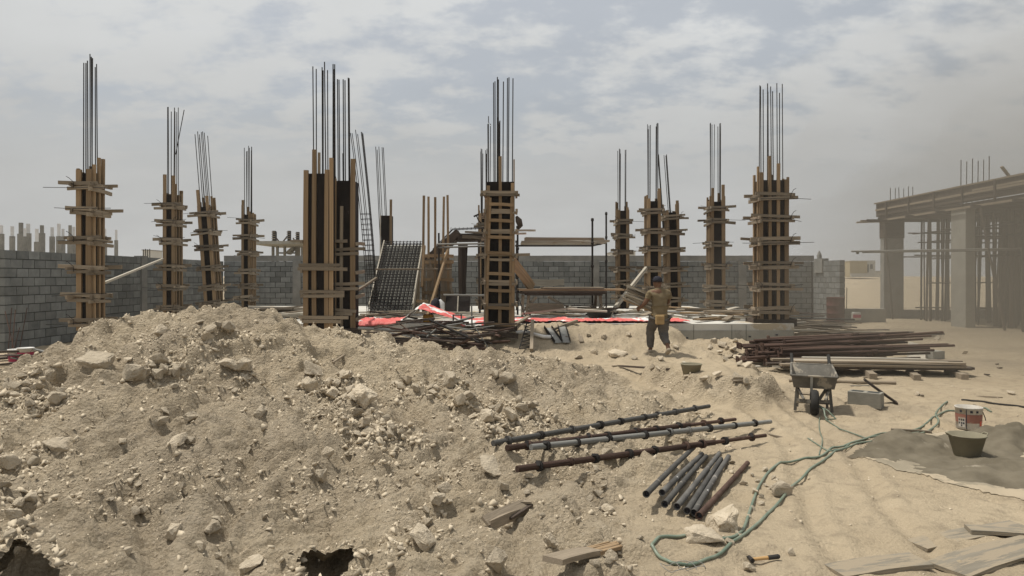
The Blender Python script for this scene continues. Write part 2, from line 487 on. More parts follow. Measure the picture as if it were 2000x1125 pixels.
# ------------------------------------------------------------------ the ground, with the spoil mound
# crest of the mound: (X, Y, Z) stations
_cr = [(-40, 860, 9.0), (45, 805, 9.0), (90, 755, 9.0), (130, 700, 9.0), (175, 658, 9.0), (225, 638, 9.0), (290, 620, 9.0), (350, 613, 9.0), (420, 614, 9.0), (500, 617, 9.0),
       (560, 622, 9.05), (650, 642, 9.2), (760, 664, 9.5), (860, 683, 9.8), (960, 699, 10.0), (1080, 716, 10.3),
       (1180, 735, 10.5), (1280, 758, 10.7)]
CRX = np.array([at(*c).x for c in _cr]); CRY = np.array([c[2] for c in _cr]); CRZ = np.array([at(*c).z for c in _cr])
CRX = np.concatenate([[-9.5, -7.2], CRX, [3.2, 4.5]]); CRY = np.concatenate([[9, 9], CRY, [10.7, 10.7]]); CRZ = np.concatenate([[0.0, 0.05], CRZ, [0.0, 0.0]])
CRZ = np.maximum(CRZ - 0.03, 0)

PITS = []
def terrain(X, Y, want_mask=False):
    X = np.asarray(X, float); Y = np.asarray(Y, float)
    wx = X + 0.25 * fbm(X, Y, 0.7, 2) * sstep(-6.0, -4.5, X); wy = Y + 0.25 * fbm(X + 40, Y, 0.7, 2)
    zc = np.interp(wx, CRX, CRZ); yc = np.interp(wx, CRX, CRY)
    s = (yc - wy)
    Lf = 5.6
    t = np.clip(s / Lf, 0, 1)
    front = 0.55 * (1 - t) + 0.45 * (1 - sstep(0.0, 1.0, t))
    back = 1 - sstep(0.1, 2.6, -s)
    prof = np.where(s >= 0, front, back)
    mz = zc * prof
    # toe of the spoil spreads out on the near side
    toe = np.exp(-((X + 1.6) / 3.2) ** 4) * np.exp(-((Y - 4.6) / 1.7) ** 2) * 0.12
    lim = np.interp(wy, [3, 4.3, 5.5, 7, 8.5, 10.5], [0.55, 0.75, 1.2, 1.85, 2.3, 2.6])
    near = sstep(.35, -.35, wx - lim + .5 * fbm(X, Y, 1.5, 2)) * sstep(11.0, 9.5, wy)
    mask = np.clip(np.maximum(sstep(0.015, 0.16, mz + toe * 0.8), .85 * near), 0, 1)
    # second spoil: the trodden dirt banked up against the slab
    bank = 0.60 * np.clip((Y - 12.6) / 3.5, 0, 1) ** 2.6
    bank = np.minimum(bank * (1 + .27 * sstep(-1.2, .4, X)), .64)
    bank = bank * sstep(4.3, 3.35, X + 0.2 * fbm(X, Y, 0.8, 2)) * sstep(-9.0, -7.5, X) * (1 - sstep(16.3, 16.8, Y))
    bank = np.maximum(bank, 0.30 * sstep(13.5, 15.8, Y) * (1 - sstep(16.3, 16.8, Y)) * sstep(6.4, 5.2, X) * sstep(2.5, 3.3, X))
    bmask = sstep(0.03, 0.15, bank) * 0.6
    # low shelf of dirt by the path
    hx = (X - 3.0 + .12 * (Y - 11)) / .95; hy = (Y - 10.95) / 1.65
    hd = np.sqrt(hx * hx + hy * hy) + 0.22 * fbm(X, Y, 1.4, 3)
    shelf = 0.36 * (1 - sstep(0.55, 1.12, hd))
    smask = sstep(0.03, 0.15, shelf) * (1 - sstep(0.29, 0.345, shelf)) * 1.0
    z = mz + toe + bank + shelf * (1 - 0.6 * mask)
    rough = np.clip(mask + 0.45 * bmask + 0.6 * smask, 0, 1)
    fade = np.exp(-(np.maximum(np.hypot(X, Y) - 14, 0) / 12) ** 2)
    # gullies running down the slope, lumps, clods
    rill = np.abs(perlin(X * 1.1 + Y * 0.55, Y * 0.25 - X * .1))
    n = 0.10 * fbm(X, Y, 0.9, 3) + 0.045 * fbm(X + 9, Y, 2.6, 3) - 0.10 * np.exp(-(rill / 0.10) ** 2) * (mask > .2)
    clod = np.abs(perlin(X * 7.1, Y * 7.1)) ; clod2 = np.abs(perlin(X * 15.7 + 5, Y * 15.7))
    cm = sstep(-0.25, 0.25, fbm(X + 70, Y + 3, 0.9, 2))
    n = n + (.35 + .65 * cm) * (0.035 * (0.35 - clod) + 0.03 * (0.3 - clod2)) + 0.030 * fbm(X, Y, 9.0, 4, .62)
    sa, sb = X * .80 - Y * .60, X * .60 + Y * .80            # streaks where the spoil slid
    n = n + 0.05 * fbm(sa * 4.2, sb * .8, 1.0, 3, .6) + 0.018 * fbm(sa * 13, sb * 3.0, 1.0, 2)
    n = n + 0.04 * np.abs(fbm(X * 1.0 + Y * .4, Y * .55 - X * .2, 3.4, 4, .6)) * sstep(.1, -.2, fbm(X + 31, Y, .6, 2))
    th = np.arctan2(Y - 9.3, X + 1.9) + .06 * fbm(X, Y, 1.2, 2); rad = np.hypot(Y - 9.3, X + 1.9)
    fan = fbm(th * 5.5 + 3, rad * .22, 1.0, 3, .55) * sstep(.4, 2.0, rad) * sstep(7.5, 4.0, rad)
    n = n + .17 * fan + 0.05 * fbm(th * 21, rad * .8, 1.0, 2) * sstep(.8, 2.5, rad)
    # slabs of broken crust: terraces
    ter = fbm(X + 21, Y + 8, 1.7, 3)
    n = n + 0.06 * sstep(0.08, 0.12, ter) * sstep(.45, .2, ter) - 0.05 * sstep(-.10, -.14, ter) * sstep(-.5, -.2, ter)
    z = z + rough * n * fade
    z = z + (1 - rough) * fade * (0.03 * fbm(X, Y, 0.8, 3) + 0.026 * fbm(X, Y, 3.7, 4) + 0.012 * np.minimum(0, perlin(X * 4.5, Y * 4.5) - .1) * 6 * sstep(.05, .2, fbm(X + 50, Y, .5, 2)) + .16 * bmask * fbm(X, Y, 2.6, 4, .6))
    # wheel ruts in the trodden sand
    for (x0, sl, cv) in ((2.15, .30, .02), (2.75, .28, .02), (5.2, -.12, .0)):
        dx = X - (x0 + sl * (Y - 5) - cv * (Y - 5) ** 2 + .12 * fbm(X * 0 + x0, Y, .5, 2))
        z = z - .028 * np.exp(-(dx / .07) ** 2) * (1 - rough) * sstep(3.5, 4.5, Y) * sstep(15, 12, Y) + .012 * np.exp(-((np.abs(dx) - .13) / .05) ** 2) * (1 - rough) * sstep(3.5, 4.5, Y) * sstep(15, 12, Y)
    # the desert far off rises a little
    z = z + 1.6 * sstep(55, 150, Y) + 0.35 * fbm(X, Y, 0.03, 3) * sstep(35, 90, Y)
    # the pits of scrap behind the crest
    if want_mask: return z, np.clip(mask + bmask * .5 + smask * .6, 0, 1)
    return z

def hz(x, y): return float(terrain(np.array([x]), np.array([y]))[0])

_YS = np.concatenate([np.arange(2.8, 9, 0.02), np.arange(9, 34, 0.05)])
def on_ground(px, py, lift=0.0):
    """the ground point that shows at picture position px, py"""
    X = (px - 1000) * _YS / FP; Z = CZ - (py - HOR) * _YS / FP
    d = terrain(X, _YS) - Z
    i = np.argmax(d > 0)
    Y = _YS[i]
    return Vector((X[i], Y, hz(X[i], Y) + lift))

_p = [on_ground(645, 1098), on_ground(15, 1106), on_ground(80, 1112)]
PITS += [(_p[0].x, _p[0].y - .03, .17, .16), (_p[1].x, _p[1].y - .05, .24, .15), (_p[2].x, _p[2].y - .06, .13, .11)]
def pit_q(X, Y):
    q = np.full(np.shape(X), 9.0)
    for (px, py, rx, ry) in PITS:
        q = np.minimum(q, np.sqrt(((X - px) / rx) ** 2 + ((Y - py) / ry) ** 2))
    return q + .14 * fbm(X, Y, 4.5, 2) + .06 * fbm(X, Y, 13.0, 2)
def axis_steps(lo_fine, hi_fine, step, lo, hi, grow=1.13):
    a = list(np.arange(lo_fine, hi_fine, step))
    s = step; x = hi_fine; up = []
    while x < hi: up.append(x); s *= grow; x += s
    up.append(hi)
    s = step; x = lo_fine; dn = []
    while x > lo: s *= grow; x -= s; dn.append(max(x, lo))
    return np.array(sorted(set(dn)) + a + up)
gx = axis_steps(-6.4, 6.0, 0.026, -900, 900, 1.10)
gy = np.concatenate([np.arange(2.9, 6.0, 0.020), np.arange(6.0, 10.0, 0.028), np.arange(10.0, 11.6, .034)])
s_ = 0.034; y_ = 11.6; tail = []
while y_ < 1500: tail.append(y_); s_ = min(s_ * 1.03, 0.09) if y_ < 18 else s_ * 1.12; y_ += s_
gy = np.concatenate([[-300, -100, -30, -10, -3, 0, 1.5, 2.2, 2.6, 2.8], gy, tail, [1500.0]])
GX, GY = np.meshgrid(gx, gy)
GZ, GM = terrain(GX.ravel(), GY.ravel(), True)
nx, ny = len(gx), len(gy)
V = np.stack([GX.ravel(), GY.ravel(), GZ], 1)
ii = (np.arange(ny - 1)[:, None] * nx + np.arange(nx - 1)[None, :]).ravel()
F = np.stack([ii, ii + 1, ii + 1 + nx, ii + nx], 1)
F = F[pit_q(V[F, 0].mean(1), V[F, 1].mean(1)) > .95]
gme = mesh_np('ground', V, F, True)
av = gme.attributes.new('spoil', 'FLOAT', 'POINT'); av.data.foreach_set('value', GM.astype(np.float32))
ground = link('ground', gme, M['ground'])
tag(ground, kind='structure')
# wind-eaten hollows at the foot of the mound, undercut below their rims
for k, (px, py, rx, ry) in enumerate(PITS):
    bm = bmesh.new(); bmesh.ops.create_icosphere(bm, subdivisions=5, radius=1.0)
    z0 = hz(px, py)
    for v in bm.verts:
        c = v.co.copy(); f = 1 + .14 * mnoise.noise(c * 2.2 + Vector((k * 5, 0, 0))) + .13 * mnoise.noise(c * 5 + Vector((k, 0, 0))) + .06 * mnoise.noise(c * 12)
        v.co = Vector((px + c.x * rx * 1.70 * f, py + .05 + c.y * ry * 2.0 * f, z0 - .02 + c.z * .27 * f))
    co = np.array([v.co[:] for v in bm.verts]); up = co[:, 2] > terrain(co[:, 0], co[:, 1]) - .006
    bmesh.ops.delete(bm, geom=[v for v, u in zip(bm.verts[:], up) if u], context='VERTS')
    bmesh.ops.reverse_faces(bm, faces=bm.faces[:])
    me = bpy.data.meshes.new('hollow'); bm.to_mesh(me); bm.free()
    me.polygons.foreach_set('use_smooth', [True] * len(me.polygons))
    a_ = me.attributes.new('spoil', 'FLOAT', 'POINT'); a_.data.foreach_set('value', np.ones(len(me.vertices), np.float32))
    link('hollow', me, M['ground'], ground)

# ------------------------------------------------------------------ slab and footings of the house under construction
SZ = 0.65
def fslab():
    o = thing('foundation_slab', 'pale concrete foundation slab of the house under construction', 'foundation', (0, 0, 0))
    b = MB(); b.box((-1.5, 20.75, SZ - .15), (15.6, 9.5, .30)); b.build('slab_top', M['slab'], o, bevel=.01)
    b = MB()
    x = -9.3
    b.box((-1.5, 16.08, .23), (15.55, .2, .54)); b.box((6.2, 20.6, .28), (.2, 9.2, .42)); b.box((-9.2, 20.6, .28), (.2, 9.2, .42))
    b.build('edge_beam', M['conc'], o)
    for k, xj in enumerate((4.05, 4.9, 5.22)):
        # shutter joints and tie marks in the beam face
        c = MB(); c.box((xj, 15.977, .43), (.008, .004, .38)); c.build('shutter_joint', M['mortar'], o)
    for (xx, zz) in ((3.9, .33), (4.55, .31), (5.3, .36), (5.9, .40)):
        c = MB(); c.box((xx, 15.972, zz), (.05, .012, .03)); c.build('tie_hole_shade', M['blackp'], o)  # black plates on the beam face paint the dark inside the holes
    return o
fslab()

# ------------------------------------------------------------------ block walls
BL, BH, BT = 0.388, 0.190, 0.20
def block_mesh(seed, L):
    r = random.Random(seed)
    vs = []
    for z in (-BH / 2, BH / 2):
        for y in (-BT / 2, BT / 2):
            for x in (-L / 2, L / 2):
                vs.append((x + r.uniform(-.003, .003), y + r.uniform(-.003, .003), z + r.uniform(-.003, .003)))
    me = mesh_from('block', vs, [(0, 2, 3, 1), (4, 5, 7, 6), (0, 1, 5, 4), (2, 6, 7, 3), (0, 4, 6, 2), (1, 3, 7, 5)])
    me.materials.append(M['block'])
    return me
BMESH = [block_mesh(i, BL) for i in range(6)]; BHALF = [block_mesh(20 + i, BL / 2 - .005) for i in range(3)]

def wall(label, p0, p1, courses, limit, key, coping=0.0, pil=()):
    """running-bond block wall from p0 to p1 (ground line), its blocks parts of it"""
    p0 = Vector((*p0, 0)); p1 = Vector((*p1, 0))
    d = p1 - p0; L = d.length; d.normalize(); ang = math.atan2(d.y, d.x)
    root = thing('block_wall', label, 'wall', p0, (0, 0, ang))
    H = courses * .21
    core = MB(); core.box((L / 2, 0, H / 2 - .15), (L - .03, BT - .04, H + .28)); core.build('mortar_bed', M['mortar'], root)
    cells = []
    for c in range(courses):
        x = 0.0
        if c % 2:
            cells.append((.0975, c, True)); x = .205
        while x + BL <= L + .02:
            cells.append((x + BL / 2, c, False)); x += .41
        if L - x > .17: cells.append((x + .1, c, True))
    cells.sort(key=key)
    rest = MB()
    for i, (x, c, half) in enumerate(cells):
        z = .105 + c * .21
        off = R.uniform(-.004, .004)
        if i < limit:
            o = link('block', R.choice(BHALF if half else BMESH), None, root)
            o.location = (x, off, z)
        else:
            rest.box((x, off, z), ((BL / 2 - .005) if half else BL, BT, BH))
    if rest.v: tag(rest.build('further_blocks', M['block'], root), kind='stuff')
    if coping:
        b = MB(); n = 24
        for k in range(n):
            a, e = L * k / n, L * (k + 1) / n
            b.box(((a + e) / 2, 0, H + coping / 2 + R.uniform(-.004, .004)), (e - a + .001 * (k % 2), BT + .03 + .002 * (k % 3), coping))
        b.build('bond_beam', M['conc2'], root)
    for (px, side) in pil:
        b = MB(); b.box((px, side * .02, H / 2 + .02), (.32, .25, H + .02)); b.build('concrete_post', M['conc2'], root)
    return root
M['conc2'] = mat('rough_cast_concrete', (0.17, 0.17, 0.16), (0.27, 0.265, 0.245), 0.92, 2.5, bump=0.4, bscale=20, rnd=0.06)
wall('grey concrete block wall receding along the left side of the site', (-11.57, 16.2), (-11.57, 28.5), 11, 300,
     lambda c: (c[0] > 6 and c[1] < 3, c[0]), 0, ((6.1, -1),))
wall('grey concrete block wall across the back of the site behind all the columns', (-11.45, 28.6), (12.0, 28.6), 11, 300,
     lambda c: (-(c[1] >= 5), abs(c[0] - 12)), .22, ((2.9, -1), (14.75, -1), (20.6, -1)))
rw = wall('short pale block wall returning towards the camera by the rust red drum', (12.12, 26.3), (12.0, 28.48), 11, 300, lambda c: c[0], 0)
b = MB(); b.box((1.55, .02, 2.12), (.62, .27, .55)); b.build('concrete_head', M['conc2'], rw)
b = MB(); b.tube([(1.75, 0, 2.35), (1.76, 0, 2.5), (1.74, .01, 2.62), (1.75, 0, 2.7)], [.09, .1, .06, .02], 7); b.build('mortar_lump', M['conc2'], rw)

# ------------------------------------------------------------------ column formwork
RB = M['steel']
def rebar(parent, p0, p1, d=.022):
    return tube('rebar', p0, p1, d, RB, parent, n=6)

def formwork(label, xl, xr, Y, base, top, d, levels, side, rtop, nf=2, ns=3, seed=1, lean=0.0, nreb=8,
             stud_w=.085, tall=(), reach=.22, rshift=0.0, rlean=0.0, plinth=False, splash=True):
    """column shutter: black ply panels, vertical studs, paired horizontal clamps, starter bars.
    xl, xr: outer edges of the front face in X; side=+1 when the right flank faces the middle of the site"""
    r = random.Random(seed)
    W = xr - xl
    root = thing('column_formwork', label, 'formwork', ((xl + xr) / 2, Y + d / 2, base), (0, -lean, 0), 'timber column shutters with starter bars')
    H = top - base
    st = .048                                     # stud thickness
    w_ = W - 2 * st; dd = d - 2 * st               # box of panels
    # panels
    for (cx, cy, lx, ly) in ((0, -dd / 2, w_, .018), (0, dd / 2, w_, .018), (-w_ / 2, 0, .018, dd - .02), (w_ / 2, 0, .018, dd - .02)):
        b = MB(); hh = H + r.uniform(-.03, .03); b.box((cx, cy, hh / 2), (lx, ly, hh)); b.build('form_panel', M['ply'], root)
    def stud(x, y, wx, wy, z1, m=None):
        beam('stud', (x, y, r.uniform(0, .04)), (x + r.uniform(-.008, .008), y, z1), wx, wy, m or M['timber'], root)
    # front and back studs
    for f in (-1, 1):
        yy = f * (dd / 2 + .009 + st / 2)
        for k in range(nf):
            x = -w_ / 2 + stud_w / 2 - st * .6 + (w_ - stud_w + st * 1.2) * k / (nf - 1)
            z1 = H + r.choice([.02, .06, .10, .18, .3])
            if f < 0 and k < len(tall) and tall[k]: z1 = H + tall[k]
            stud(x, yy, stud_w if k in (0, nf - 1) else stud_w * .8, st, z1)
    for f in (-1, 1):
        xx = f * (w_ / 2 + .009 + st / 2)
        for k in range(ns):
            y = -dd / 2 + .03 + (dd - .06) * k / (ns - 1)
            stud(xx, y, st, .055, H + r.choice([.03, .08, .16, .32]))
    # clamps
    fy = dd / 2 + .009 + st + .021; fx = w_ / 2 + .009 + st + .021
    for i, zl in enumerate(levels):
        z = zl - base
        for f in (-1, 1):                          # along X on the front and the back
            for q in range(2 if f < 0 else 1):
                a = reach * r.uniform(.25, 1.15); c_ = reach * r.uniform(.25, 1.15)
                tz = r.uniform(-.025, .025)
                beam('clamp', (-W / 2 - a, f * fy, z + .045 - .10 * q - tz), (W / 2 + c_, f * (fy + r.uniform(-.01, .02)), z + .045 - .10 * q + tz), .042, r.uniform(.055, .085), M['oldwood'], root)
        for f in (-1, 1):                          # along Y on the flanks
            for q in range(2 if f == side else 1):
                a = .13 + r.uniform(-.05, .12); c_ = .1 + r.uniform(-.05, .1)
                beam('clamp', (f * fx, -d / 2 - a, z + .01 - .095 * q), (f * fx, d / 2 + c_, z + .01 - .095 * q + r.uniform(-.03, .03)), .042, r.uniform(.055, .08), M['oldwood'], root)
        if r.random() < .85:                       # tie rods with bent tails
            x0, x1 = -W / 2 - reach * r.uniform(.6, 2.1), W / 2 + reach * r.uniform(.6, 2.2)
            zz = z + r.uniform(-.08, .1); y0 = -d / 2 - .085
            b = MB(); b.tube([(x0, y0, zz + r.uniform(-.04, .06)), (-W / 2, y0, zz), (W / 2, y0, zz + .01), (x1, y0 + r.uniform(-.05, .05), zz + r.uniform(-.05, .05))], .006, 5)
            b.build('tie_rod', M['steel'], root)
        if r.random() < .6:                        # twisted wire tail
            x0 = r.choice((-1, 1)) * (W / 2 - .02); y0 = -d / 2 - .09
            b = MB(); b.tube([(x0, y0, z - .05), (x0 + .02, y0 - .03, z + .05), (x0 + math.copysign(.06, x0), y0 - .05, z + .13), (x0 + math.copysign(.12, x0), y0 - .04, z + .16)], .006, 5)
            b.build('tie_wire', M['steel'], root)
    # starter bars
    hw, hd = w_ / 2 - .05, dd / 2 - .05
    k = 0
    per = []
    n_long = max(2, nreb // 2)
    for i in range(n_long):
        t = -1 + 2 * i / (n_long - 1)
        if w_ >= dd: per += [(t * hw, -hd), (t * hw, hd)]
        else: per += [(-hw, t * hd), (hw, t * hd)]
    for (x, y) in per[:nreb]:
        zt = rtop - base - r.uniform(0, .22)
        rebar(root, (x, y, .05), (x + rshift + (rlean + r.uniform(-.008, .008)) * (zt), y + r.uniform(-.02, .02), zt))
    for zz in (H + .25, H + .75) if r.random() < .3 else ():
        pass
    if plinth:
        for f in (-1, 1):
            beam('kicker_board', (-W / 2 - .14, f * (d / 2 + .06), -.01), (W / 2 + .14, f * (d / 2 + .06), -.01), .03, .17, M['darkwood'], root)
        for f in (-1, 1):
            beam('kicker_board', (f * (W / 2 + .11), -d / 2 - .03, 0), (f * (W / 2 + .11), d / 2 + .03, 0), .03, .17, M['darkwood'], root)
    return root

def X_(px, Y): return (px - 1000) * Y / FP
def Z_(py, Y): return CZ - (py - HOR) * Y / FP
def lv(ys, Y): return [Z_(y, Y) for y in ys]

Y = 14.2
A = formwork('tall column shutter farthest left, in front of the near end of the block wall', X_(147, Y), X_(181, Y), Y, .62, Z_(336, Y), .47,
         lv((362, 412, 468, 526, 581, 629), Y), 1, Z_(102, Y), 2, 3, 3, stud_w=.10, tall=(.05, .06), nreb=8, reach=.28)
Y = 20.1
B = formwork('column shutter with one starter bar bent outward, second from the left', X_(317, Y), X_(342, Y), Y, SZ, Z_(381, Y), .52,
         lv((402, 435, 471, 522, 561, 601), Y), 1, Z_(199, Y), 2, 3, 5, tall=(.58, .55), reach=.25)
rebar(B, (.12, -.1, Z_(300, Y) - SZ), (.36, -.1, Z_(212, Y) - SZ))
Y = 21.6
formwork('column shutter leaning visibly to the left, third from the left', X_(399, Y), X_(424, Y), Y, SZ, Z_(402, Y), .55,
         lv((417, 452, 483, 523, 561, 593), Y), 1, Z_(251, Y), 2, 3, 8, lean=.075, tall=(.5, .3), reach=.25)
Y = 23.7
formwork('slim column shutter fourth from the left with the far concrete frame just beyond it', X_(471, Y), X_(490, Y), Y, SZ, Z_(419, Y), .5,
         lv((432, 462, 494, 530, 558, 582), Y), 1, Z_(280, Y), 2, 3, 9, tall=(.48, .1), reach=.26, stud_w=.07)
# small columns right of the centre
Y = 23.4
formwork('slim column shutter left of the trio behind the worker', X_(1206, Y), X_(1229, Y), Y, SZ, Z_(411, Y), .45,
         lv((433, 461, 492, 525, 551, 580), Y), -1, Z_(287, Y), 2, 3, 12, reach=.24, stud_w=.075, tall=(0, .1))
Y = 21.3
formwork('middle column shutter of the trio, right behind the head of the worker', X_(1264, Y), X_(1292, Y), Y, SZ, Z_(391, Y), .5,
         lv((412, 451, 486, 526, 563, 590), Y), -1, Z_(234, Y), 2, 3, 14, reach=.24, tall=(.05, .35))
Y = 23.0
formwork('shorter column shutter of the trio with bars leaning left, just right of the worker', X_(1304, Y), X_(1331, Y), Y, SZ, Z_(416, Y), .5,
         lv((424, 453, 488, 526, 556, 585), Y), -1, Z_(290, Y), 2, 3, 15, lean=.022, reach=.26, rlean=-.05, tall=(.1, .4))
Y = 21.6
formwork('column shutter standing alone between the worker and the big right shutter', X_(1388, Y), X_(1417, Y), Y, SZ, Z_(393, Y), .5,
         lv((407, 431, 476, 520, 562, 592), Y), -1, Z_(233, Y), 2, 3, 16, reach=.27, tall=(.4, .5))
Y = 16.2
formwork('wide column shutter on the right corner of the slab with a black kicker box', X_(1482, Y), X_(1542, Y), Y, SZ + .02, Z_(352, Y), .42,
         lv((383, 426, 470, 517, 560, 606), Y), -1, Z_(157, Y), 4, 2, 19, stud_w=.085, nreb=10, reach=.26, plinth=True, tall=(0, .55, .38, 0))

# hidden pair behind the ladder-fronted shutter
Y = 18.6
formwork('column shutter mostly hidden directly behind the ladder fronted shutter', X_(947, Y), X_(980, Y), Y, SZ, Z_(395, Y), .5,
         lv((420, 462, 500, 548, 590), Y), 1, Z_(222, Y), 2, 3, 23, reach=.1)
Y = 22.6
formwork('farther column shutter peeking out left of the ladder fronted shutter', X_(934, Y), X_(956, Y), Y, SZ, Z_(420, Y), .45,
         lv((440, 500, 548, 590), Y), 1, Z_(285, Y), 2, 3, 24, reach=.12)
Y = 22.5
far_c = thing('column_formwork', 'bare black column shutter with a single plank beside the leaning rebar cage', 'formwork', (X_(754, Y), Y + .2, SZ), group='timber column shutters with starter bars')
zt = Z_(421, Y) - SZ
for (cx, cy, lx, ly) in ((0, -.2, .30, .02), (0, .2, .30, .02), (-.15, 0, .02, .37), (.15, 0, .02, .37)):
    b = MB(); b.box((cx, cy, zt / 2), (lx, ly, zt)); b.build('form_panel', M['ply'], far_c)
beam('stud', (.16, -.235, 0), (.16, -.235, zt + .5), .07, .045, M['timber'], far_c)
beam('stud', (-.17, -.235, 0), (-.17, -.235, zt + .02), .03, .045, M['greywood'], far_c)
for (x, y) in ((-.1, -.12), (0, -.12), (.1, -.12), (-.1, .12), (.1, .12)):
    rebar(far_c, (x, y, .1), (x - .24, y, Z_(283, Y) - SZ - R.uniform(0, .1)))

# the double shutter left of centre: two boxes side by side
def double_shutter():
    Y = 15.0; base = .60
    root = thing('column_formwork', 'massive double column shutter of two black boxes left of centre', 'formwork', (X_(645, Y), Y + .2, base), group='timber column shutters with starter bars')
    ox, oy = root.location.x, root.location.y
    def bx(px0, px1, Yf, topy, dep):
        x0, x1 = X_(px0, Yf) - ox, X_(px1, Yf) - ox
        z = Z_(topy, Yf) - base; y = Yf - oy
        for (cx, cy, lx, ly) in (((x0 + x1) / 2, y, x1 - x0, .02), ((x0 + x1) / 2, y + dep, x1 - x0, .02), (x0 + .01, y + dep / 2, .02, dep - .03), (x1 - .01, y + dep / 2, .02, dep - .03)):
            b = MB(); b.box((cx, cy, z / 2), (lx, ly, z)); b.build('form_panel', M['ply'], root)
        return x0, x1, y, z
    def st(px, Yf, topy, wpx, m='timber', boty=None, th=.05):
        x = X_(px, Yf) - ox; y = Yf - oy - .012 - th / 2
        z0 = 0 if boty is None else Z_(boty, Yf) - base
        beam('stud', (x, y, z0), (x + .004, y, Z_(topy, Yf) - base), wpx * Yf / FP, th, M[m], root)
    def cl(px0, px1, py0, py1, Yf, hpx=8, m='oldwood', off=.085):
        beam('clamp', (X_(px0, Yf) - ox, Yf - oy - off, Z_(py0, Yf) - base), (X_(px1, Yf) - ox, Yf - oy - off + .01, Z_(py1, Yf) - base), .045, hpx * Yf / FP, M[m], root)
    Y1, Y2 = 15.0, 15.32
    bx(598, 646, Y1, 339, .45); bx(654, 692, Y2, 353, .42)
    st(598.5, Y1, 333, 9); st(615, Y1, 293, 8); st(639, Y1, 332, 8); st(647.5, Y1, 309, 7.5)
    st(690, Y2, 311, 9); st(668, Y2, 403, 5.5, 'oldwood'); st(655.5, Y2, 349, 4)
    beam('stud', (X_(622, Y1) - ox, Y1 - oy + .06, 1.6), (X_(622, Y1) - ox, Y1 - oy + .06, Z_(297, Y1) - base), .05, .04, M['oldwood'], root)
    for (a, c_, y0, y1) in ((586, 666, 518, 518), (584, 680, 525, 526), (588, 674, 570, 571), (590, 674, 578, 577), (586, 682, 619, 620), (592, 668, 627, 628)):
        cl(a, c_, y0, y1, Y1, 6.5)
    for (a, c_, y0, y1) in ((652, 680, 471, 471), (650, 714, 489, 486), (650, 702, 497, 495), (652, 714, 555, 553), (652, 700, 563, 564), (652, 697, 604, 608), (652, 690, 612, 613)):
        cl(a, c_, y0, y1, Y2, 6)
    for zz in (470, 527, 575, 620):
        beam('clamp', (X_(598, Y1) - ox - .07, -.12 - .2, Z_(zz, Y1) - base - .03), (X_(598, Y1) - ox - .07, .55, Z_(zz, Y1) - base), .045, .07, M['oldwood'], root)
        beam('clamp', (X_(696, Y2) - ox + .03, .0, Z_(zz, Y1) - base - .06), (X_(696, Y2) - ox + .03, .75, Z_(zz, Y1) - base - .03), .045, .07, M['oldwood'], root)
    for (px, py) in ((606, 130), (609, 131), (621, 128), (623, 134), (630, 122), (634, 136), (644, 123), (646, 122), (643, 156), (648, 135)):
        x = X_(px, Y1) - ox
        rebar(root, (x + .01, .05 + R.uniform(-.1, .15), .1), (x, .05 + R.uniform(-.1, .1), Z_(py, Y1 + .2) - base), .024)
    for (px, py) in ((655, 155), (658, 156), (665, 154), (668, 155), (676, 152), (678, 153), (666, 300)):
        x = X_(px, Y2) - ox
        rebar(root, (x + .03, .35, .1), (x, .35 + R.uniform(-.1, .1), Z_(py, Y2 + .2) - base), .024)
    b = MB(); b.box((X_(672, Y2) - ox, Y2 - oy + .05, -.09), (.62, .5, .17)); b.build('kicker_board', M['darkwood'], root)
    # torn film and scuffs on the panels
    return root
double_shutter()

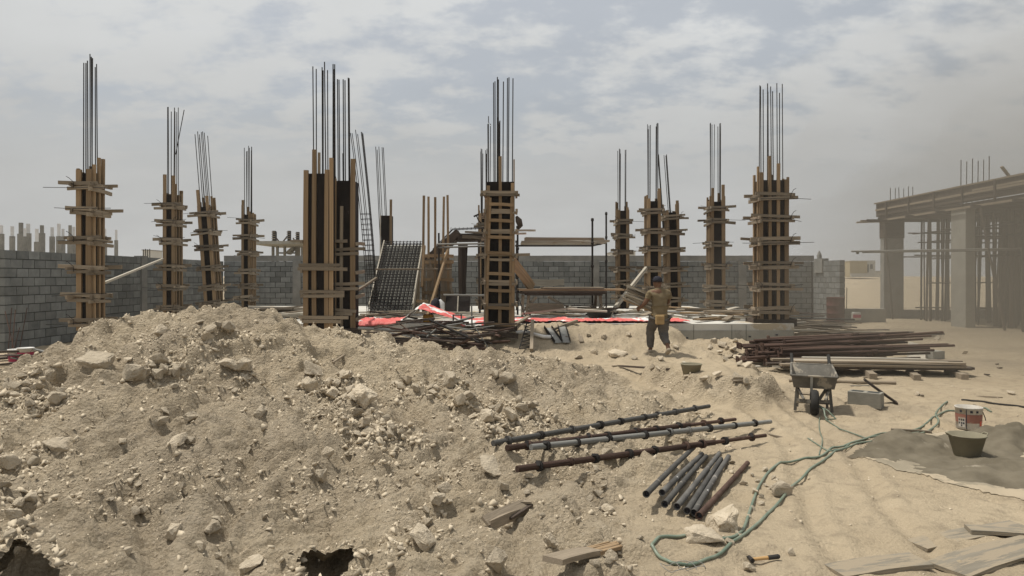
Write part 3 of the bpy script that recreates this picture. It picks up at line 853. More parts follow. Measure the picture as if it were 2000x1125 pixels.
# ladder-fronted shutter at the centre
def ladder_shutter():
    Y = 15.2; base = Z_(644, Y)
    root = thing('column_formwork', 'column shutter with ladder like cross battens nailed over its front, at the centre', 'formwork', (X_(975, Y), Y + .25, base), group='timber column shutters with starter bars')
    ox, oy = root.location.x, root.location.y
    X = lambda px: X_(px, Y) - ox
    Z = lambda py: Z_(py, Y) - base
    y = Y - oy
    z = Z(355)
    for (cx, cy, lx, ly) in ((X(978), y, X(1003) - X(952), .02), (X(978), y + .45, X(1003) - X(952), .02), (X(952), y + .225, .02, .42), (X(1003), y + .225, .02, .42)):
        b = MB(); b.box((cx, cy, z / 2), (lx, ly, z)); b.build('form_panel', M['ply'], root)
    def st(px, topy, wpx, boty=644, off=.037, dx=0, m='timber'):
        beam('stud', (X(px + dx), y - off, Z(boty)), (X(px), y - off, Z(topy)), wpx * Y / FP, .05, M[m], root)
    st(954, 363, 6, dx=-3); st(1001, 358, 6, dx=0); st(977, 306, 6, 632, dx=-1); st(1004, 310, 2.5, dx=0, off=-.1)
    st(958, 387, 4.5, 640, .088, -8); st(999, 387, 4.5, 640, .088, -3)
    st(949, 395, 3.5, 640, -.05, -3, 'oldwood')
    for (py, m_) in ((401, 'timber'), (432, 'timber'), (464, 'timber'), (495, 'timber'), (535, 'timber'), (567, 'timber'), (601, 'timber'), (633, 'timber')):
        t = (py - 387) / 250
        beam('cross_batten', (X(956 - 8 * t), y - .135, Z(py - 1)), (X(1002 - 3 * t), y - .135, Z(py + 1)), .04, 6 * Y / FP, M[m_], root)
    for (py, a, c_) in ((376, 939, 1012), (382, 938, 1015), (411, 960, 1000), (416, 958, 1010), (451, 957, 1000), (455, 948, 1008), (498, 935, 1035), (507, 955, 1004), (549, 955, 1000), (555, 950, 1010), (595, 952, 1008)):
        beam('clamp', (X(a), y - .082 - (.03 if py < 390 else 0), Z(py)), (X(c_), y - .082 - (.03 if py < 390 else 0), Z(py + R.uniform(-1, 1))), .04, 5 * Y / FP, M['oldwood'], root)
    for py in (380, 413, 452, 502, 552, 596):
        for px in (947, 1009):
            beam('clamp', (X(px), y - .22, Z(py)), (X(px), y + .62, Z(py - 2)), .045, .07, M['oldwood'], root)
    for (px, py, dx) in ((963, 152, 2), (966, 150, 1), (971, 144, -1), (973, 148, 0), (983, 152, -3), (991, 146, -2), (994, 144, -3), (1002, 145, -3), (976, 230, 0)):
        rebar(root, (X(px + dx), .02 + R.uniform(-.15, .15), .1), (X(px), .02 + R.uniform(-.1, .1), Z(py)), .023)
    beam('sole_plate', (X(946), y - .1, .06), (X(1010), y - .1, .03), .12, .09, M['darkwood'], root)
    beam('sole_plate', (X(942), y - .16, -.08), (X(1012), y - .16, -.12), .12, .10, M['darkwood'], root)
    # hammer and a rag hung on the flanks
    return root
ladder_shutter()
h = thing('claw_hammer', 'claw hammer hooked on the left flank of the ladder fronted shutter', 'hammer', (X_(940, 15.1), 15.1, Z_(436, 15.1)))
b = MB(); b.tube([(.0, 0, 0), (-.06, 0, .06), (-.10, 0, .16)], [.014, .013, .011], 8); b.build('handle', M['darkwood'], h)
b = MB(); b.bar((-.16, 0, .14), (-.05, 0, .19), .03, .035); b.build('head', M['steel'], h)
b = MB(); b.tube([(X_(1009, 15.1), 15.15, Z_(422, 15)), (X_(1013, 15.1), 15.1, Z_(430, 15)), (X_(1016, 15), 15.12, Z_(440, 15)), (X_(1012, 15), 15.14, Z_(447, 15))], [.03, .07, .06, .02], 8)
b.build('rag', M['darkwood'], label='dark rag hanging on the right flank of the ladder fronted shutter', cat='rag')

# ------------------------------------------------------------------ leaning rebar cage
Yc = 19.0
cage = thing('rebar_cage', 'tall rebar cage leaning to the left beside the rebar mat', 'rebar cage', (X_(727, Yc), Yc, SZ))
top = Vector((X_(696, Yc), Yc, Z_(255, Yc))) - cage.location
def cage_pt(u, v, t):
    return Vector((u * .13, v * .11, 0)) * (1 + .15 * (1 - t) * -.2) + top * (t ** 1.25) + Vector((top.x * (t - t ** 1.25) * -1, 0, top.z * (t - t ** 1.25)))
def cpt(u, v, t):
    return Vector((u * .115 + top.x * t ** 1.5, v * .11, top.z * t))
for (u, v) in ((-1, -1), (0, -1), (1, -1), (-1, 1), (0, 1), (1, 1), (1, 0)):
    b = MB(); b.tube([cpt(u * (1 + .25 * (k / 12) ** 3), v, min(1, k / 12) * (1 - .02 * R.random())) for k in range(13)], .010, 5); b.build('rebar', M['steel'], cage)
for k in range(22):
    t = k / 40
    if 13 < k: t = 13 / 40 + (k - 13) * .028
    b = MB(); b.tube([cpt(-1.1, -1.1, t), cpt(1.1, -1.1, t + .003), cpt(1.1, 1.1, t), cpt(-1.1, 1.1, t), cpt(-1.1, -1.1, t)], .007, 5, False); b.build('stirrup', M['steel'], cage)

# ------------------------------------------------------------------ first stair flight: shutter and rebar mat
fl = thing('stair_formwork', 'stair flight shutter covered with a dense rebar mat rising from the slab', 'formwork', (-3.17, 18.6, SZ))
run, rise, wid = 2.4, Z_(483, 21.0) - SZ, 1.06
def fp(u, t, lift=0.0):
    nrm = Vector((0, -rise, run)).normalized()
    return Vector(((u - .5) * wid, run * t, rise * t + .04)) + nrm * lift
b = MB(); b.bar(fp(.5, 0, -.03), fp(.5, 1.02, -.03), wid + .06, .03); b.build('deck', M['conc'], fl)
for u in (-.04, 1.04):
    beam('side_board', fp(u, .10, .04), fp(u, 1.03, .04), .03, .2, M['greywood'], fl)
for k in range(11):
    u = .03 + .94 * k / 10
    for l in (.05, .13):
        b = MB(); b.tube([fp(u + R.uniform(-.01, .01), -.13 - R.uniform(0, .04), l - .01), fp(u, .5, l), fp(u + R.uniform(-.008, .008), 1.02, l)], .0145, 5); b.build('rebar', M['steel'], fl)
for k in range(26):
    t = .03 + .97 * k / 25
    for l in (.07, .15):
        b = MB(); b.tube([fp(-.03, t, l), fp(1.03, t + R.uniform(-.006, .006), l)], .009, 5); b.build('cross_bar', M['steel'], fl)
for k in range(5):
    t = .15 + .2 * k
    for u in (.08, .92):
        p = fp(u, t, -.06)
        beam('prop', (p.x, p.y, .02), (p.x, p.y, p.z), .06, .06, M['oldwood'], fl)

# second flight and landing, to the right
la = thing('stair_landing_formwork', 'dark second stair flight and landing shutter raised on props behind the centre', 'formwork', (-1.6, 20.2, SZ))
def L_(px, py, Y): return Vector((X_(px, Y), Y, Z_(py, Y))) - la.location
b = MB()
for (a, c_) in ((L_(828, 508, 20.4), L_(893, 455, 20.4)),):
    b.bar(a + Vector((0, .45, -.08)), c_ + Vector((0, .45, -.08)), .95, .14)
b.build('flight_deck', M['darkwood'], la)
b = MB(); b.bar(L_(891, 458, 20.4) + Vector((0, .45, -.1)), L_(948, 457, 20.4) + Vector((0, .45, -.1)), .95, .16); b.build('landing_deck', M['darkwood'], la)
beam('side_board', L_(830, 512, 20.35), L_(896, 452, 20.35), .04, .2, M['darkwood'], la)
beam('side_board', L_(893, 462, 20.35), L_(948, 460, 20.35), .04, .18, M['darkwood'], la)
beam('ledger', L_(903, 462, 20.2), L_(950, 465, 20.2), .05, .09, M['oldwood'], la)
beam('ledger', L_(908, 453, 20.15), L_(950, 455, 20.15), .05, .05, M['oldwood'], la)
for k in range(9):
    x = 880 + k * 8
    b = MB(); b.tube([L_(x, 452 - 3 * (x > 900), 20.9), L_(x + 1, 444, 20.9)], .008, 5); b.build('rebar', M['steel'], la)
b = MB(); b.tube([L_(845, 490, 20.7), L_(884, 449, 20.7), L_(948, 446, 20.7)], .012, 5); b.build('rebar', M['steel'], la)
b = MB(); b.tube([L_(845, 487, 20.5), L_(884, 447, 20.5), L_(948, 444, 20.5)], .012, 5); b.build('rebar', M['steel'], la)
for (px, ty, Yp, w_) in ((898, 475, 20.3, .09), (905, 478, 20.5, .11), (911, 475, 20.8, .09), (935, 470, 20.4, .06), (903, 480, 21.1, .08)):
    p = L_(px, ty, Yp); beam('prop', (p.x + R.uniform(-.08, .08), p.y, 0), p, w_, w_ * .7, M['darkwood'], la)
# board wall under the flights
for k in range(8):
    x = 829 + k * 7.2
    p = L_(x, 505 + R.uniform(0, 8), 20.0); beam('shutter_board', (p.x, p.y, .02), p, .10, .03, M['oldwood'], la)
for (py) in (500, 512, 546, 572):
    beam('waling', L_(824, py, 19.9), L_(886, py + R.uniform(-1, 1), 19.9), .05, .09, M['timber'], la)
for (a, c_) in (((843, 520), (849, 590)), ((880, 555), (888, 600)), ((839, 510), (851, 560))):
    beam('brace', L_(*a, 19.8), L_(*c_, 19.8), .05, .04, M['oldwood'], la)

# tall loose posts, raised lumber
POST = [(828, 382, 20.0, 'leftmost of the tall thin timber posts beside the rebar mat'), (837, 384, 20.3, 'second of the tall thin timber posts beside the rebar mat'),
        (850, 385, 19.7, 'third, slightly shorter, of the tall thin timber posts by the stair'), (867, 384, 20.2, 'fourth of the tall thin timber posts by the stair'),
        (874, 381, 20.0, 'rightmost of the tall thin timber posts by the stair')]
for (px, py, Yp, lab) in POST:
    p = Vector((X_(px, Yp), Yp, Z_(py, Yp)))
    beam('timber_post', (p.x + R.uniform(-.05, .05), Yp, SZ), p, .062, .05, M['timber'], label=lab, cat='post', group='tall timber posts by the stair')
beam('timber_brace', (X_(835, 18.9), 18.9, SZ + .02), (X_(875, 19.6), 19.6, Z_(487, 19.6)), .07, .05, M['timber'], label='pale diagonal timber brace leaning against the tall posts', cat='brace')
beam('timber_board', (X_(824, 19.3), 19.3, Z_(560, 19.3)), (X_(829, 19.6), 19.6, Z_(480, 19.6)), .06, .1, M['timber'], label='upright board along the right edge of the rebar mat', cat='board')
tube('steel_tube', (X_(858, 19.5), 19.5, SZ), (X_(857, 19.5), 19.5, Z_(455, 19.5)), .05, M['steel'], label='dark upright steel tube between the tall timber posts', cat='tube')
tube('steel_tube', (X_(853, 19.3), 19.3, Z_(477, 19.3)), (X_(948, 19.3), 19.3, Z_(476, 19.3)), .05, M['galv'], label='upper grey horizontal scaffold tube left of the ladder fronted shutter', cat='tube')
tube('steel_tube', (X_(856, 19.5), 19.5, Z_(483, 19.3)), (X_(948, 19.5), 19.5, Z_(480, 19.3)), .05, M['galv'], label='grey scaffold tube just under the upper one left of the ladder fronted shutter', cat='tube')
tube('steel_tube', (X_(866, 18.4), 18.4, Z_(576, 18.4)), (X_(950, 18.4), 18.4, Z_(577, 18.4)), .05, M['galv'], label='low grey scaffold tube in front of the leaning black panel', cat='tube')
tube('steel_tube', (X_(733, 18.9), 18.9, Z_(526, 19)), (X_(882, 19.7), 19.7, Z_(526, 19.7)), .05, M['oldwood'], label='thin horizontal pole crossing behind the tall posts', cat='pole')
beam('timber_board', (X_(813, 18.3), 18.3, Z_(588, 18.3)), (X_(836, 18.3), 18.3, Z_(589, 18.3)), .06, .07, M['timber'], label='short pale timber at the foot of the rebar mat', cat='board')
bp = thing('leaning_plywood', 'black plywood panel leaning upright behind the low scaffold tube', 'panel', (X_(895, 19), 19.2, SZ))
b = MB(); b.bar((-.02, -.28, 0), (-.02, .1, .55), .66, .022); b.build('sheet', M['ply'], bp)
b = MB(); b.bar((-.02, -.3, .0), (-.02, .085, .57), .03, .024); b.build('edge_strip', M['greywood'], bp)
ck = thing('hanging_jacket', 'dark jacket with a white cloth hung by the foot of the tall posts', 'jacket', (X_(852, 18.9), 18.9, SZ))
b = MB(); b.tube([(0, 0, .48), (0, -.02, .40), (-.02, -.03, .25), (-.05, -.02, .12)], [.03, .12, .15, .10], 9); b.build('body', M['cap'], ck)
b = MB(); b.tube([(.10, -.03, .44), (.16, -.06, .34), (.17, -.06, .2), (.16, -.05, .1)], [.03, .07, .06, .05], 8); b.build('white_cloth', M['cloth'], ck)

# ------------------------------------------------------------------ scaffold right of centre
sc = thing('scaffold', 'steel tube scaffold with an upper plank deck right of the centre', 'scaffold', (X_(1100, 20), 20.5, SZ))
def s_(px, py, Y): return Vector((X_(px, Y), Y, Z_(py, Y))) - sc.location
for (px, ty, Yp) in ((1157, 426, 19.6), (1184, 414, 22.2), (1011, 441, 19.6), (1009, 470, 22.2)):
    p = s_(px, ty, Yp); tube('standard', (p.x, p.y, 0), p, .055, M['steel'], sc)
    for k in range(4):
        z = p.z * (.25 + .24 * k); tube('coupler', (p.x, p.y, z), (p.x, p.y, z + .07), .085, M['steel'], sc, n=8)
for (a, c_) in ((s_(1006, 480, 19.6), s_(1159, 480, 19.6)), (s_(1020, 478, 22.2), s_(1185, 475, 22.2)), (s_(1157, 480, 19.6), s_(1184, 474, 22.2)), (s_(1011, 480, 19.6), s_(1009, 475, 22.2))):
    tube('ledger', a, c_, .05, M['steel'], sc)
for k in range(4):
    yy = 19.75 + k * .62
    beam('deck_plank', Vector((s_(1018, 474, 20).x, yy - sc.location.y, s_(0, 473, 19.9).z + .01 * k)), Vector((s_(1182, 474, 20.6).x, yy - sc.location.y, s_(0, 473, 19.9).z + R.uniform(0, .03))), .25, .045, M['greywood'], sc)
for k in range(3):
    p = s_(1030 + 55 * k, 470, 19.65); beam('transom', p, p + Vector((0, 2.5, .0)), .07, .08, M['oldwood'], sc)
beam('toe_board', s_(1024, 468, 19.66), s_(1181, 469, 19.68), .03, .10, M['oldwood'], sc)
beam('deck_plank', s_(1026, 465, 21.5), s_(1178, 466, 21.6), .2, .05, M['greywood'], sc)
for (py, a, c_) in ((450, 1006, 1046), (456, 1004, 1028)):
    beam('loose_plank', (X_(a, 17.3), 17.3, Z_(py, 17.3)), (X_(c_, 17.3), 17.3, Z_(py, 17.3)), .12, .04, M['greywood'],
         label='plank end jutting right from the ladder fronted shutter' + (', upper one' if py == 450 else ', lower one'), cat='plank')

# work bench of stacked boards below the scaffold
tb = thing('work_bench', 'low trestle bench stacked with reddish boards under the scaffold', 'bench', (X_(1100, 19), 19.0, SZ))
def t_(px, py, Y): return Vector((X_(px, Y), Y, Z_(py, Y))) - tb.location
for k, (py, m, a, c_) in enumerate(((572, 'darkwood', 1018, 1182), (575, 'darkwood', 1025, 1178), (569, 'darkwood', 1016, 1180), (566, 'timber', 1010, 1222), (563, 'oldwood', 1060, 1180))):
    for q in range(3):
        yy = 18.5 + q * .42
        beam('stacked_board', Vector((t_(a + R.uniform(-4, 4), py, 18.7).x, yy - tb.location.y, t_(0, py, 18.7).z)), Vector((t_(c_ + R.uniform(-6, 4), py, 18.7).x, yy - tb.location.y, t_(0, py, 18.7).z)), .3, .045, M[m], tb)
for (px) in (1022, 1033, 1172):
    for yy in (18.6, 19.5):
        p = t_(px, 577, 18.6); beam('leg', (p.x + R.uniform(-.1, .1), yy - tb.location.y, 0), (p.x, yy - tb.location.y, p.z), .07, .05, M['oldwood'], tb)
beam('brace', t_(1022, 608, 18.7), t_(1048, 580, 18.7), .05, .07, M['greywood'], tb)
beam('brace', t_(1070, 580, 18.7), t_(1100, 596, 18.7), .05, .07, M['greywood'], tb)
beam('stretcher', t_(1033, 596, 18.6), t_(1100, 597, 18.6), .05, .1, M['oldwood'], tb)
beam('stretcher', t_(1034, 603, 18.55), t_(1102, 602, 18.55), .05, .14, M['oldwood'], tb)
beam('loose_plank', (X_(1001, 18.2), 18.2, Z_(512, 18.2)), (X_(1040, 18.9), 18.9, Z_(563, 18.9)), .05, .28, M['timber'], label='wide orange brown plank leaning down onto the bench', cat='plank')
beam('loose_plank', (X_(1036, 21), 21, Z_(551, 21)), (X_(1102, 21), 21, Z_(551, 21)), .04, .18, M['greywood'], label='board on edge behind the reddish bench stack', cat='plank')
beam('timber_brace', (X_(1189, 18.6), 18.6, SZ + .01), (X_(1262, 21.1), 21.1, Z_(524, 21.1)), .07, .10, M['greywood'], label='long pale diagonal prop bracing the middle shutter of the trio', cat='brace')
tube('steel_rod', (X_(1029, 16.6), 16.6, SZ + .02), (X_(1005, 16.9), 16.9, Z_(560, 16.9)), .02, M['steel'], label='thin dark rod leaning beside the foot of the ladder fronted shutter', cat='rod')
beam('timber_brace', (X_(205, 15.6), 15.6, Z_(552, 15.6)), (X_(318, 20), 20, Z_(506, 20)), .05, .05, M['greywood'], label='thin pale diagonal pole between the two leftmost column shutters', cat='brace')
beam('timber_brace', (X_(697, 15.9), 15.9, Z_(568, 15.9)), (X_(735, 18.6), 18.6, Z_(543, 18.6)), .06, .05, M['oldwood'], label='thin diagonal brace running back from the double shutter', cat='brace')

# ------------------------------------------------------------------ tarpaulin along the slab edge
def tarp():
    xs = np.linspace(X_(694, 16.3), X_(1342, 16.3), 380); vs_ = np.linspace(0, 1, 40)
    XX, VV = np.meshgrid(xs, vs_)
    edge = 15.9 + .10 * perlin(XX * 1.3, VV * 0 + 3.3) + .12 * (XX > 0)
    back = 17.1 + .25 * perlin(XX * .9, VV * 0 + 9.1)
    YY = edge + (back - edge) * VV
    Z = SZ + .02 + (.05 * np.maximum(fbm(XX, YY * 1.6, 2.1, 4), -0.02) + .03 * np.abs(perlin(XX * 9, YY * 4)) + .035 * np.abs(perlin(XX * 5, YY * 3.0 + XX * 2))) + .02
    # propped-up peak
    px = X_(823, 16.4)
    q = XX - px
    pk = np.where(q < 0, np.exp(-(q / .26) ** 2), np.clip(1 - q / 1.0, 0, 1))
    Z = Z + .36 * pk * (.8 + .2 * VV) * (1 + .10 * fbm(XX, YY, 4.0, 3)) + .016 * np.abs(perlin(XX * 15 + YY * 6, YY * 10)) + .010 * perlin(XX * 27, YY * 17 + XX * 9)
    Z = np.where((YY < 16.0) & (pk < .15), Z - (16.0 - YY) * 1.0, Z)
    o = thing('tarpaulin', 'crumpled red and white tarpaulin lying along the front edge of the slab', 'tarpaulin', (0, 0, 0))
    V = np.stack([XX.ravel(), YY.ravel(), Z.ravel()], 1)
    n = len(xs); i = (np.arange(39)[:, None] * n + np.arange(n - 1)[None, :]).ravel()
    F = np.stack([i, i + 1, i + 1 + n, i + n], 1)
    cx = XX.ravel()[F].mean(1); cy = VV.ravel()[F].mean(1)
    flip = fbm(cx + 5, cy * 1.3, 1.1, 3)
    white = (flip > .27) | ((cx > px - .42) & (cx < px - .02) & (cy < .9))
    a = link('red_side', mesh_np('tarp', V, F[~white], True), M['red'], o)
    c = link('white_side', mesh_np('tarp', V, F[white], True), M['whitep'], o)
    for k in (a, c):
        m = k.modifiers.new('s', 'SOLIDIFY'); m.thickness = .004
    return o
tarp()
yb = thing('yellow_cloth_stand_in', 'can shaped stand-in for the yellow cloth lining under the red tarpaulin peak', 'can', (X_(834, 16.5), 16.5, SZ))  # capped box added in place of the yellow cloth lining
b = MB(); b.box((.03, .02, .09), (.24, .16, .18)); b.build('body', M['yellow'], yb, bevel=.03)
b = MB(); b.tube([(.1, .02, .18), (.1, .02, .21)], .02, 10); b.build('cap', M['blackp'], yb)
gb = thing('hollow_block', 'single hollow concrete block set on the slab edge between tarpaulin folds', 'block', (X_(893, 15.95), 15.98, SZ))
b = MB()
for (cx, cz, lx, lz) in ((-.09, .1, .02, .2), (.09, .1, .02, .2), (0, .01, .2, .02), (0, .19, .2, .02)): b.box((cx, 0, cz), (lx, .2, lz))
b.build('shell', M['block'], gb)

# ------------------------------------------------------------------ loose stuff scattered on the slab
def loose_boards(n, area, zf, label, group, mats, lens, ang0=0.0, spread=.35, wr=(.06, .16), th=(.02, .045), name='loose_board', cat='board', seed=1, pitch=.02):
    r = random.Random(seed)
    tone = dict(oldwood='brown', darkwood='dark', greywood='grey', timber='tan', rust='rusty', steel='blackened', galv='metal')
    for k in range(n):
        x = r.uniform(area[0], area[1]); y = r.uniform(area[2], area[3]); L = r.uniform(*lens)
        a = ang0 + r.gauss(0, spread); z = zf(x, y, k)
        dx, dy = math.cos(a) * L / 2, math.sin(a) * L / 2; dz = L * r.gauss(0, pitch)
        mk_ = r.choice(mats)
        lab_ = ('long ' if L > (lens[0] + lens[1]) / 2 else 'short ') + tone[mk_] + ' ' + label
        beam(name, (x - dx, y - dy, z - dz), (x + dx, y + dy, z + dz), r.uniform(*wr), r.uniform(*th), M[mk_], None, r.gauss(0, .05), label=lab_, cat=cat, group=group)
loose_boards(26, (X_(1050, 18), X_(1180, 18), 17.4, 21.0), lambda x, y, k: SZ + .03 + .009 * k, 'offcut board in the heap on the slab under the scaffold', 'offcuts under the scaffold', ['oldwood', 'greywood', 'darkwood'], (.5, 1.5), 0, .3, seed=3)
loose_boards(30, (X_(1350, 18), X_(1490, 18), 16.6, 20.5), lambda x, y, k: SZ + .03 + .006 * k, 'board lying on the slab left of the wide right shutter', 'boards on the right of the slab', ['oldwood', 'greywood', 'oldwood', 'timber'], (.5, 1.7), 0, .5, seed=4)
loose_boards(16, (X_(1215, 19), X_(1340, 19), 17.5, 21), lambda x, y, k: SZ + .03 + .006 * k, 'board lying on the slab behind the worker', 'boards on the slab behind the worker', ['oldwood', 'greywood'], (.4, 1.1), 0, .6, seed=5)
loose_boards(20, (X_(500, 19), X_(590, 19), 17.2, 19.5), lambda x, y, k: SZ + .03 + .010 * k, 'plank in the low stack left of the double shutter', 'planks stacked left of the double shutter', ['greywood', 'oldwood'], (1.6, 2.6), 0.05, .10, seed=6)
loose_boards(12, (X_(715, 17.5), X_(800, 17.5), 17.2, 18.3), lambda x, y, k: SZ + .03 + .012 * k, 'board lying at the foot of the rebar mat', 'boards by the rebar mat', ['oldwood', 'darkwood', 'greywood'], (.8, 1.6), 0, .25, seed=7)
loose_boards(10, (X_(870, 18.5), X_(945, 18.5), 17.3, 19), lambda x, y, k: SZ + .03 + .010 * k, 'board on the slab left of the ladder fronted shutter', 'boards by the black panel', ['greywood'], (.6, 1.3), .1, .3, seed=8)
pl = thing('plywood_sheet', 'pale dusty plywood sheets flat on the far left of the slab', 'sheet', (X_(470, 19.5), 19.2, SZ))
for k in range(3):
    b = MB(); b.box((-.3 + .9 * k, .2 * k, .03 + .02 * k), (1.25, 1.6, .018), Matrix.Rotation(.1 * k, 3, 'Z')); b.build('sheet', M['slab'], pl)
tb2 = thing('dark_tub', 'dark low tub of tools on the slab below the scaffold posts', 'tub', (X_(1170, 18.3), 18.2, SZ))
b = MB(); b.lathe([(0.0, .0), (.26, .0), (.32, .2), (.34, .2), (.34, .17), (.28, .02), (0, .02)], 18); b.build('shell', M['rubber'], tb2)
for k in range(5):
    tube('handle', (R.uniform(-.15, .15), R.uniform(-.1, .1), .05), (R.uniform(-.35, .35), R.uniform(-.1, .1), R.uniform(.25, .38)), .03, M['darkwood'], tb2, n=6)

# ------------------------------------------------------------------ scrap heap in front of the slab
GSC = 'scrap heap before the slab'
def zg(x, y, k): return hz(x, y) + .04 + .008 * k
loose_boards(34, (X_(760, 14.3), X_(950, 14.3), 13.2, 15.0), lambda x, y, k: .34 + .012 * k + (y - 14) * .05, 'stained board in the scrap heap before the slab', GSC, ['darkwood', 'darkwood', 'darkwood', 'rust'], (.5, 1.5), 0, .45, (.05, .14), (.02, .05), seed=9, pitch=.06)
r9 = random.Random(21)
for k in range(26):
    x, y = r9.uniform(X_(790, 14), X_(975, 14)), r9.uniform(13.3, 14.8); a = r9.gauss(0, .7); L = r9.uniform(.4, 1.2)
    z = .42 + .011 * k; dz = r9.gauss(0, .1)
    tube('scrap_rod', (x - math.cos(a) * L / 2, y - math.sin(a) * L / 2, z - dz), (x + math.cos(a) * L / 2, y + math.sin(a) * L / 2, z + dz), r9.uniform(.02, .05), M[r9.choice(['steel', 'rust', 'galv'])], n=7,
         label='steel rod tangled in the scrap heap before the slab', cat='rod', group='rods in the scrap heap')
for (a, c_, dm, m, lab) in (((700, 641, 14.9), (905, 652, 14.5), .06, 'galv', 'long grey pipe lying across the scrap heap'),
                         ((730, 650, 14.6), (860, 657, 14.4), .05, 'galv', 'second grey pipe just below the long one in the scrap heap'),
                         ((838, 642, 14.6), (925, 619, 15.2), .055, 'galv', 'slanting grey tube resting on the slab edge left of the ladder fronted shutter'),
                         ((921, 596, 15.5), (922, 645, 15.5), .035, 'galv', 'short upright grey tube left of the ladder fronted shutter'),
                         ((820, 658, 14.2), (935, 655, 14.1), .05, 'oldwood', 'straight pale pole on top of the scrap heap')):
    tube('pipe', at(*a), at(*c_), dm, M[m], label=lab, cat='pipe')
# lattice girder, channels and planks on the dirt bank
gd = thing('lattice_girder', 'dark lattice girder lying down the dirt bank right of the scrap heap', 'girder', on_ground(1032, 690))
e0 = Vector((0, 0, .04)); e1 = Vector((X_(1038, 15.4), 15.4, Z_(628, 15.4))) - gd.location
sx = Vector((.20, 0, 0))
beam('chord', e0 + sx * .3, e1 + sx * .1, .07, .11, M['oldwood'], gd)
b = MB(); b.tube([e0 - sx * .9 + Vector((0, 0, .05)), e1 - sx * .45], .014, 6); b.build('chord_bar', M['steel'], gd)
for k in range(8):
    t0, t1 = k / 8, (k + 1) / 8
    a = e0 + (e1 - e0) * t0; c_ = e0 + (e1 - e0) * t1
    b = MB(); b.tube([a - sx * (.9 - .45 * t0) + Vector((0, 0, .04)), c_ + sx * .2, c_ - sx * (.9 - .45 * t1) + Vector((0, 0, .04))], .011, 5); b.build('lacing', M['steel'], gd)
def channel(p0, p1, wd, lab):
    p0, p1 = Vector(p0), Vector(p1); o = thing('steel_channel', lab, 'channel', p0, group='channels on the dirt bank')
    d = p1 - p0
    side = Vector((0, 0, 1)).cross(d).normalized()
    b = MB(); b.bar((0, 0, .01), d + Vector((0, 0, .01)), wd, .012); b.build('web', M['galv'], o)
    for s in (-1, 1):
        b = MB(); b.bar(side * s * wd / 2 + Vector((0, 0, .035)), d + side * s * wd / 2 + Vector((0, 0, .035)), .010, .07); b.build('flange', M['steel'], o)
channel(on_ground(1091, 674, .03), on_ground(1070, 648, .04), .17, 'left one of two steel channels lying on the dirt bank')
channel(on_ground(1106, 677, .03), on_ground(1097, 644, .04), .17, 'right one of two steel channels lying on the dirt bank')
beam('loose_plank', on_ground(1136, 671, .03), on_ground(1128, 630, .03), .09, .03, M['oldwood'], label='weathered plank lying up the dirt bank right of the channels', cat='plank')
beam('loose_plank', on_ground(1078, 650, .05), on_ground(1127, 634, .08), .08, .05, M['oldwood'], label='narrow timber lying level on the dirt bank above the channels', cat='plank')
beam('loose_plank', on_ground(1000, 645, .08), on_ground(1032, 628, .1), .1, .03, M['oldwood'], label='plank end on the dirt just right of the ladder fronted shutter foot', cat='plank')
b = MB(); p = [on_ground(x_, y_, .05) for (x_, y_) in ((1008, 657), (1030, 656), (1046, 660), (1062, 663), (1080, 664))]
b.tube(p, .04, 9); b.build('plastic_pipe', M['whitep'], label='white plastic pipe lying behind the lattice girder', cat='pipe')
tube('pipe', on_ground(955, 640, .1), on_ground(1010, 655, .06), .035, M['galv'], label='thin grey tube between scrap heap and white plastic pipe', cat='pipe')
beam('loose_plank', on_ground(1212, 718, .02), on_ground(1306, 723, .015), .08, .03, M['darkwood'], label='dark board flat on the sand in front of the worker', cat='plank')

# ------------------------------------------------------------------ right: stacked props, planks, drum
r2 = random.Random(5)
k = 0
rows = [13, 12, 10, 8, 5, 3]
for row, n in enumerate(rows):
    for q in range(n):
        y = 13.45 + 1.15 * (q + .5) / n + r2.uniform(-.05, .05)
        z = .09 + row * .072
        x0 = X_(1436, 14) + r2.uniform(0, .55) + row * .06; L = r2.uniform(2.6, 3.3)
        a = r2.gauss(.05, .045); tilt = r2.gauss(.018 + .02 * row / 5, .014)
        p0 = Vector((x0, y, z)); p1 = Vector((x0 + L * math.cos(a), y + L * math.sin(a), z + L * tilt))
        big = row >= 4 or q == 0
        o = thing('steel_prop', 'rusty telescopic steel prop in the %s of the big stack behind the wheelbarrow' % ('bottom layer', 'second layer', 'third layer', 'fourth layer', 'fifth layer', 'topmost layer')[row], 'prop', p0, group='stacked rusty steel props')
        d = p1 - p0
        tube('outer_tube', (0, 0, 0), d * .62, .06, M['rust'], o, n=8)
        tube('inner_tube', d * .6, d, .048, M['rust'], o, n=8)
        tube('collar', d * .60, d * .64, .085, M['rust'], o, n=8)
        if R.random() < .6:
            b = MB(); b.bar((0, 0, 0), d * .004, .13, .13); b.build('base_plate', M['rust'], o)
loose_boards(60, (X_(1545, 17.5), X_(1660, 17.5), 16.6, 21.5), lambda x, y, k: .04 + .008 * k, 'board in the spread of planks behind the steel prop stack', 'planks behind the prop stack', ['oldwood', 'darkwood', 'greywood', 'oldwood'], (.9, 2.4), -.12, .22, (.05, .12), (.02, .04), seed=31, pitch=.02)
loose_boards(16, (X_(1560, 22), X_(1605, 22), 21, 23.5), lambda x, y, k: .1 + .03 * k, 'board in the small stack below the pale block wall', 'dark boards by the block wall', ['darkwood', 'steel'], (.9, 1.9), 0, .15, seed=32)
loose_boards(12, (X_(1735, 20), X_(1830, 20), 19.5, 22.5), lambda x, y, k: .02 + .006 * k, 'scattered stick on the sand in front of the half built house', 'sticks before the half built house', ['oldwood', 'darkwood'], (.5, 1.5), -.1, .3, (.04, .09), seed=33)
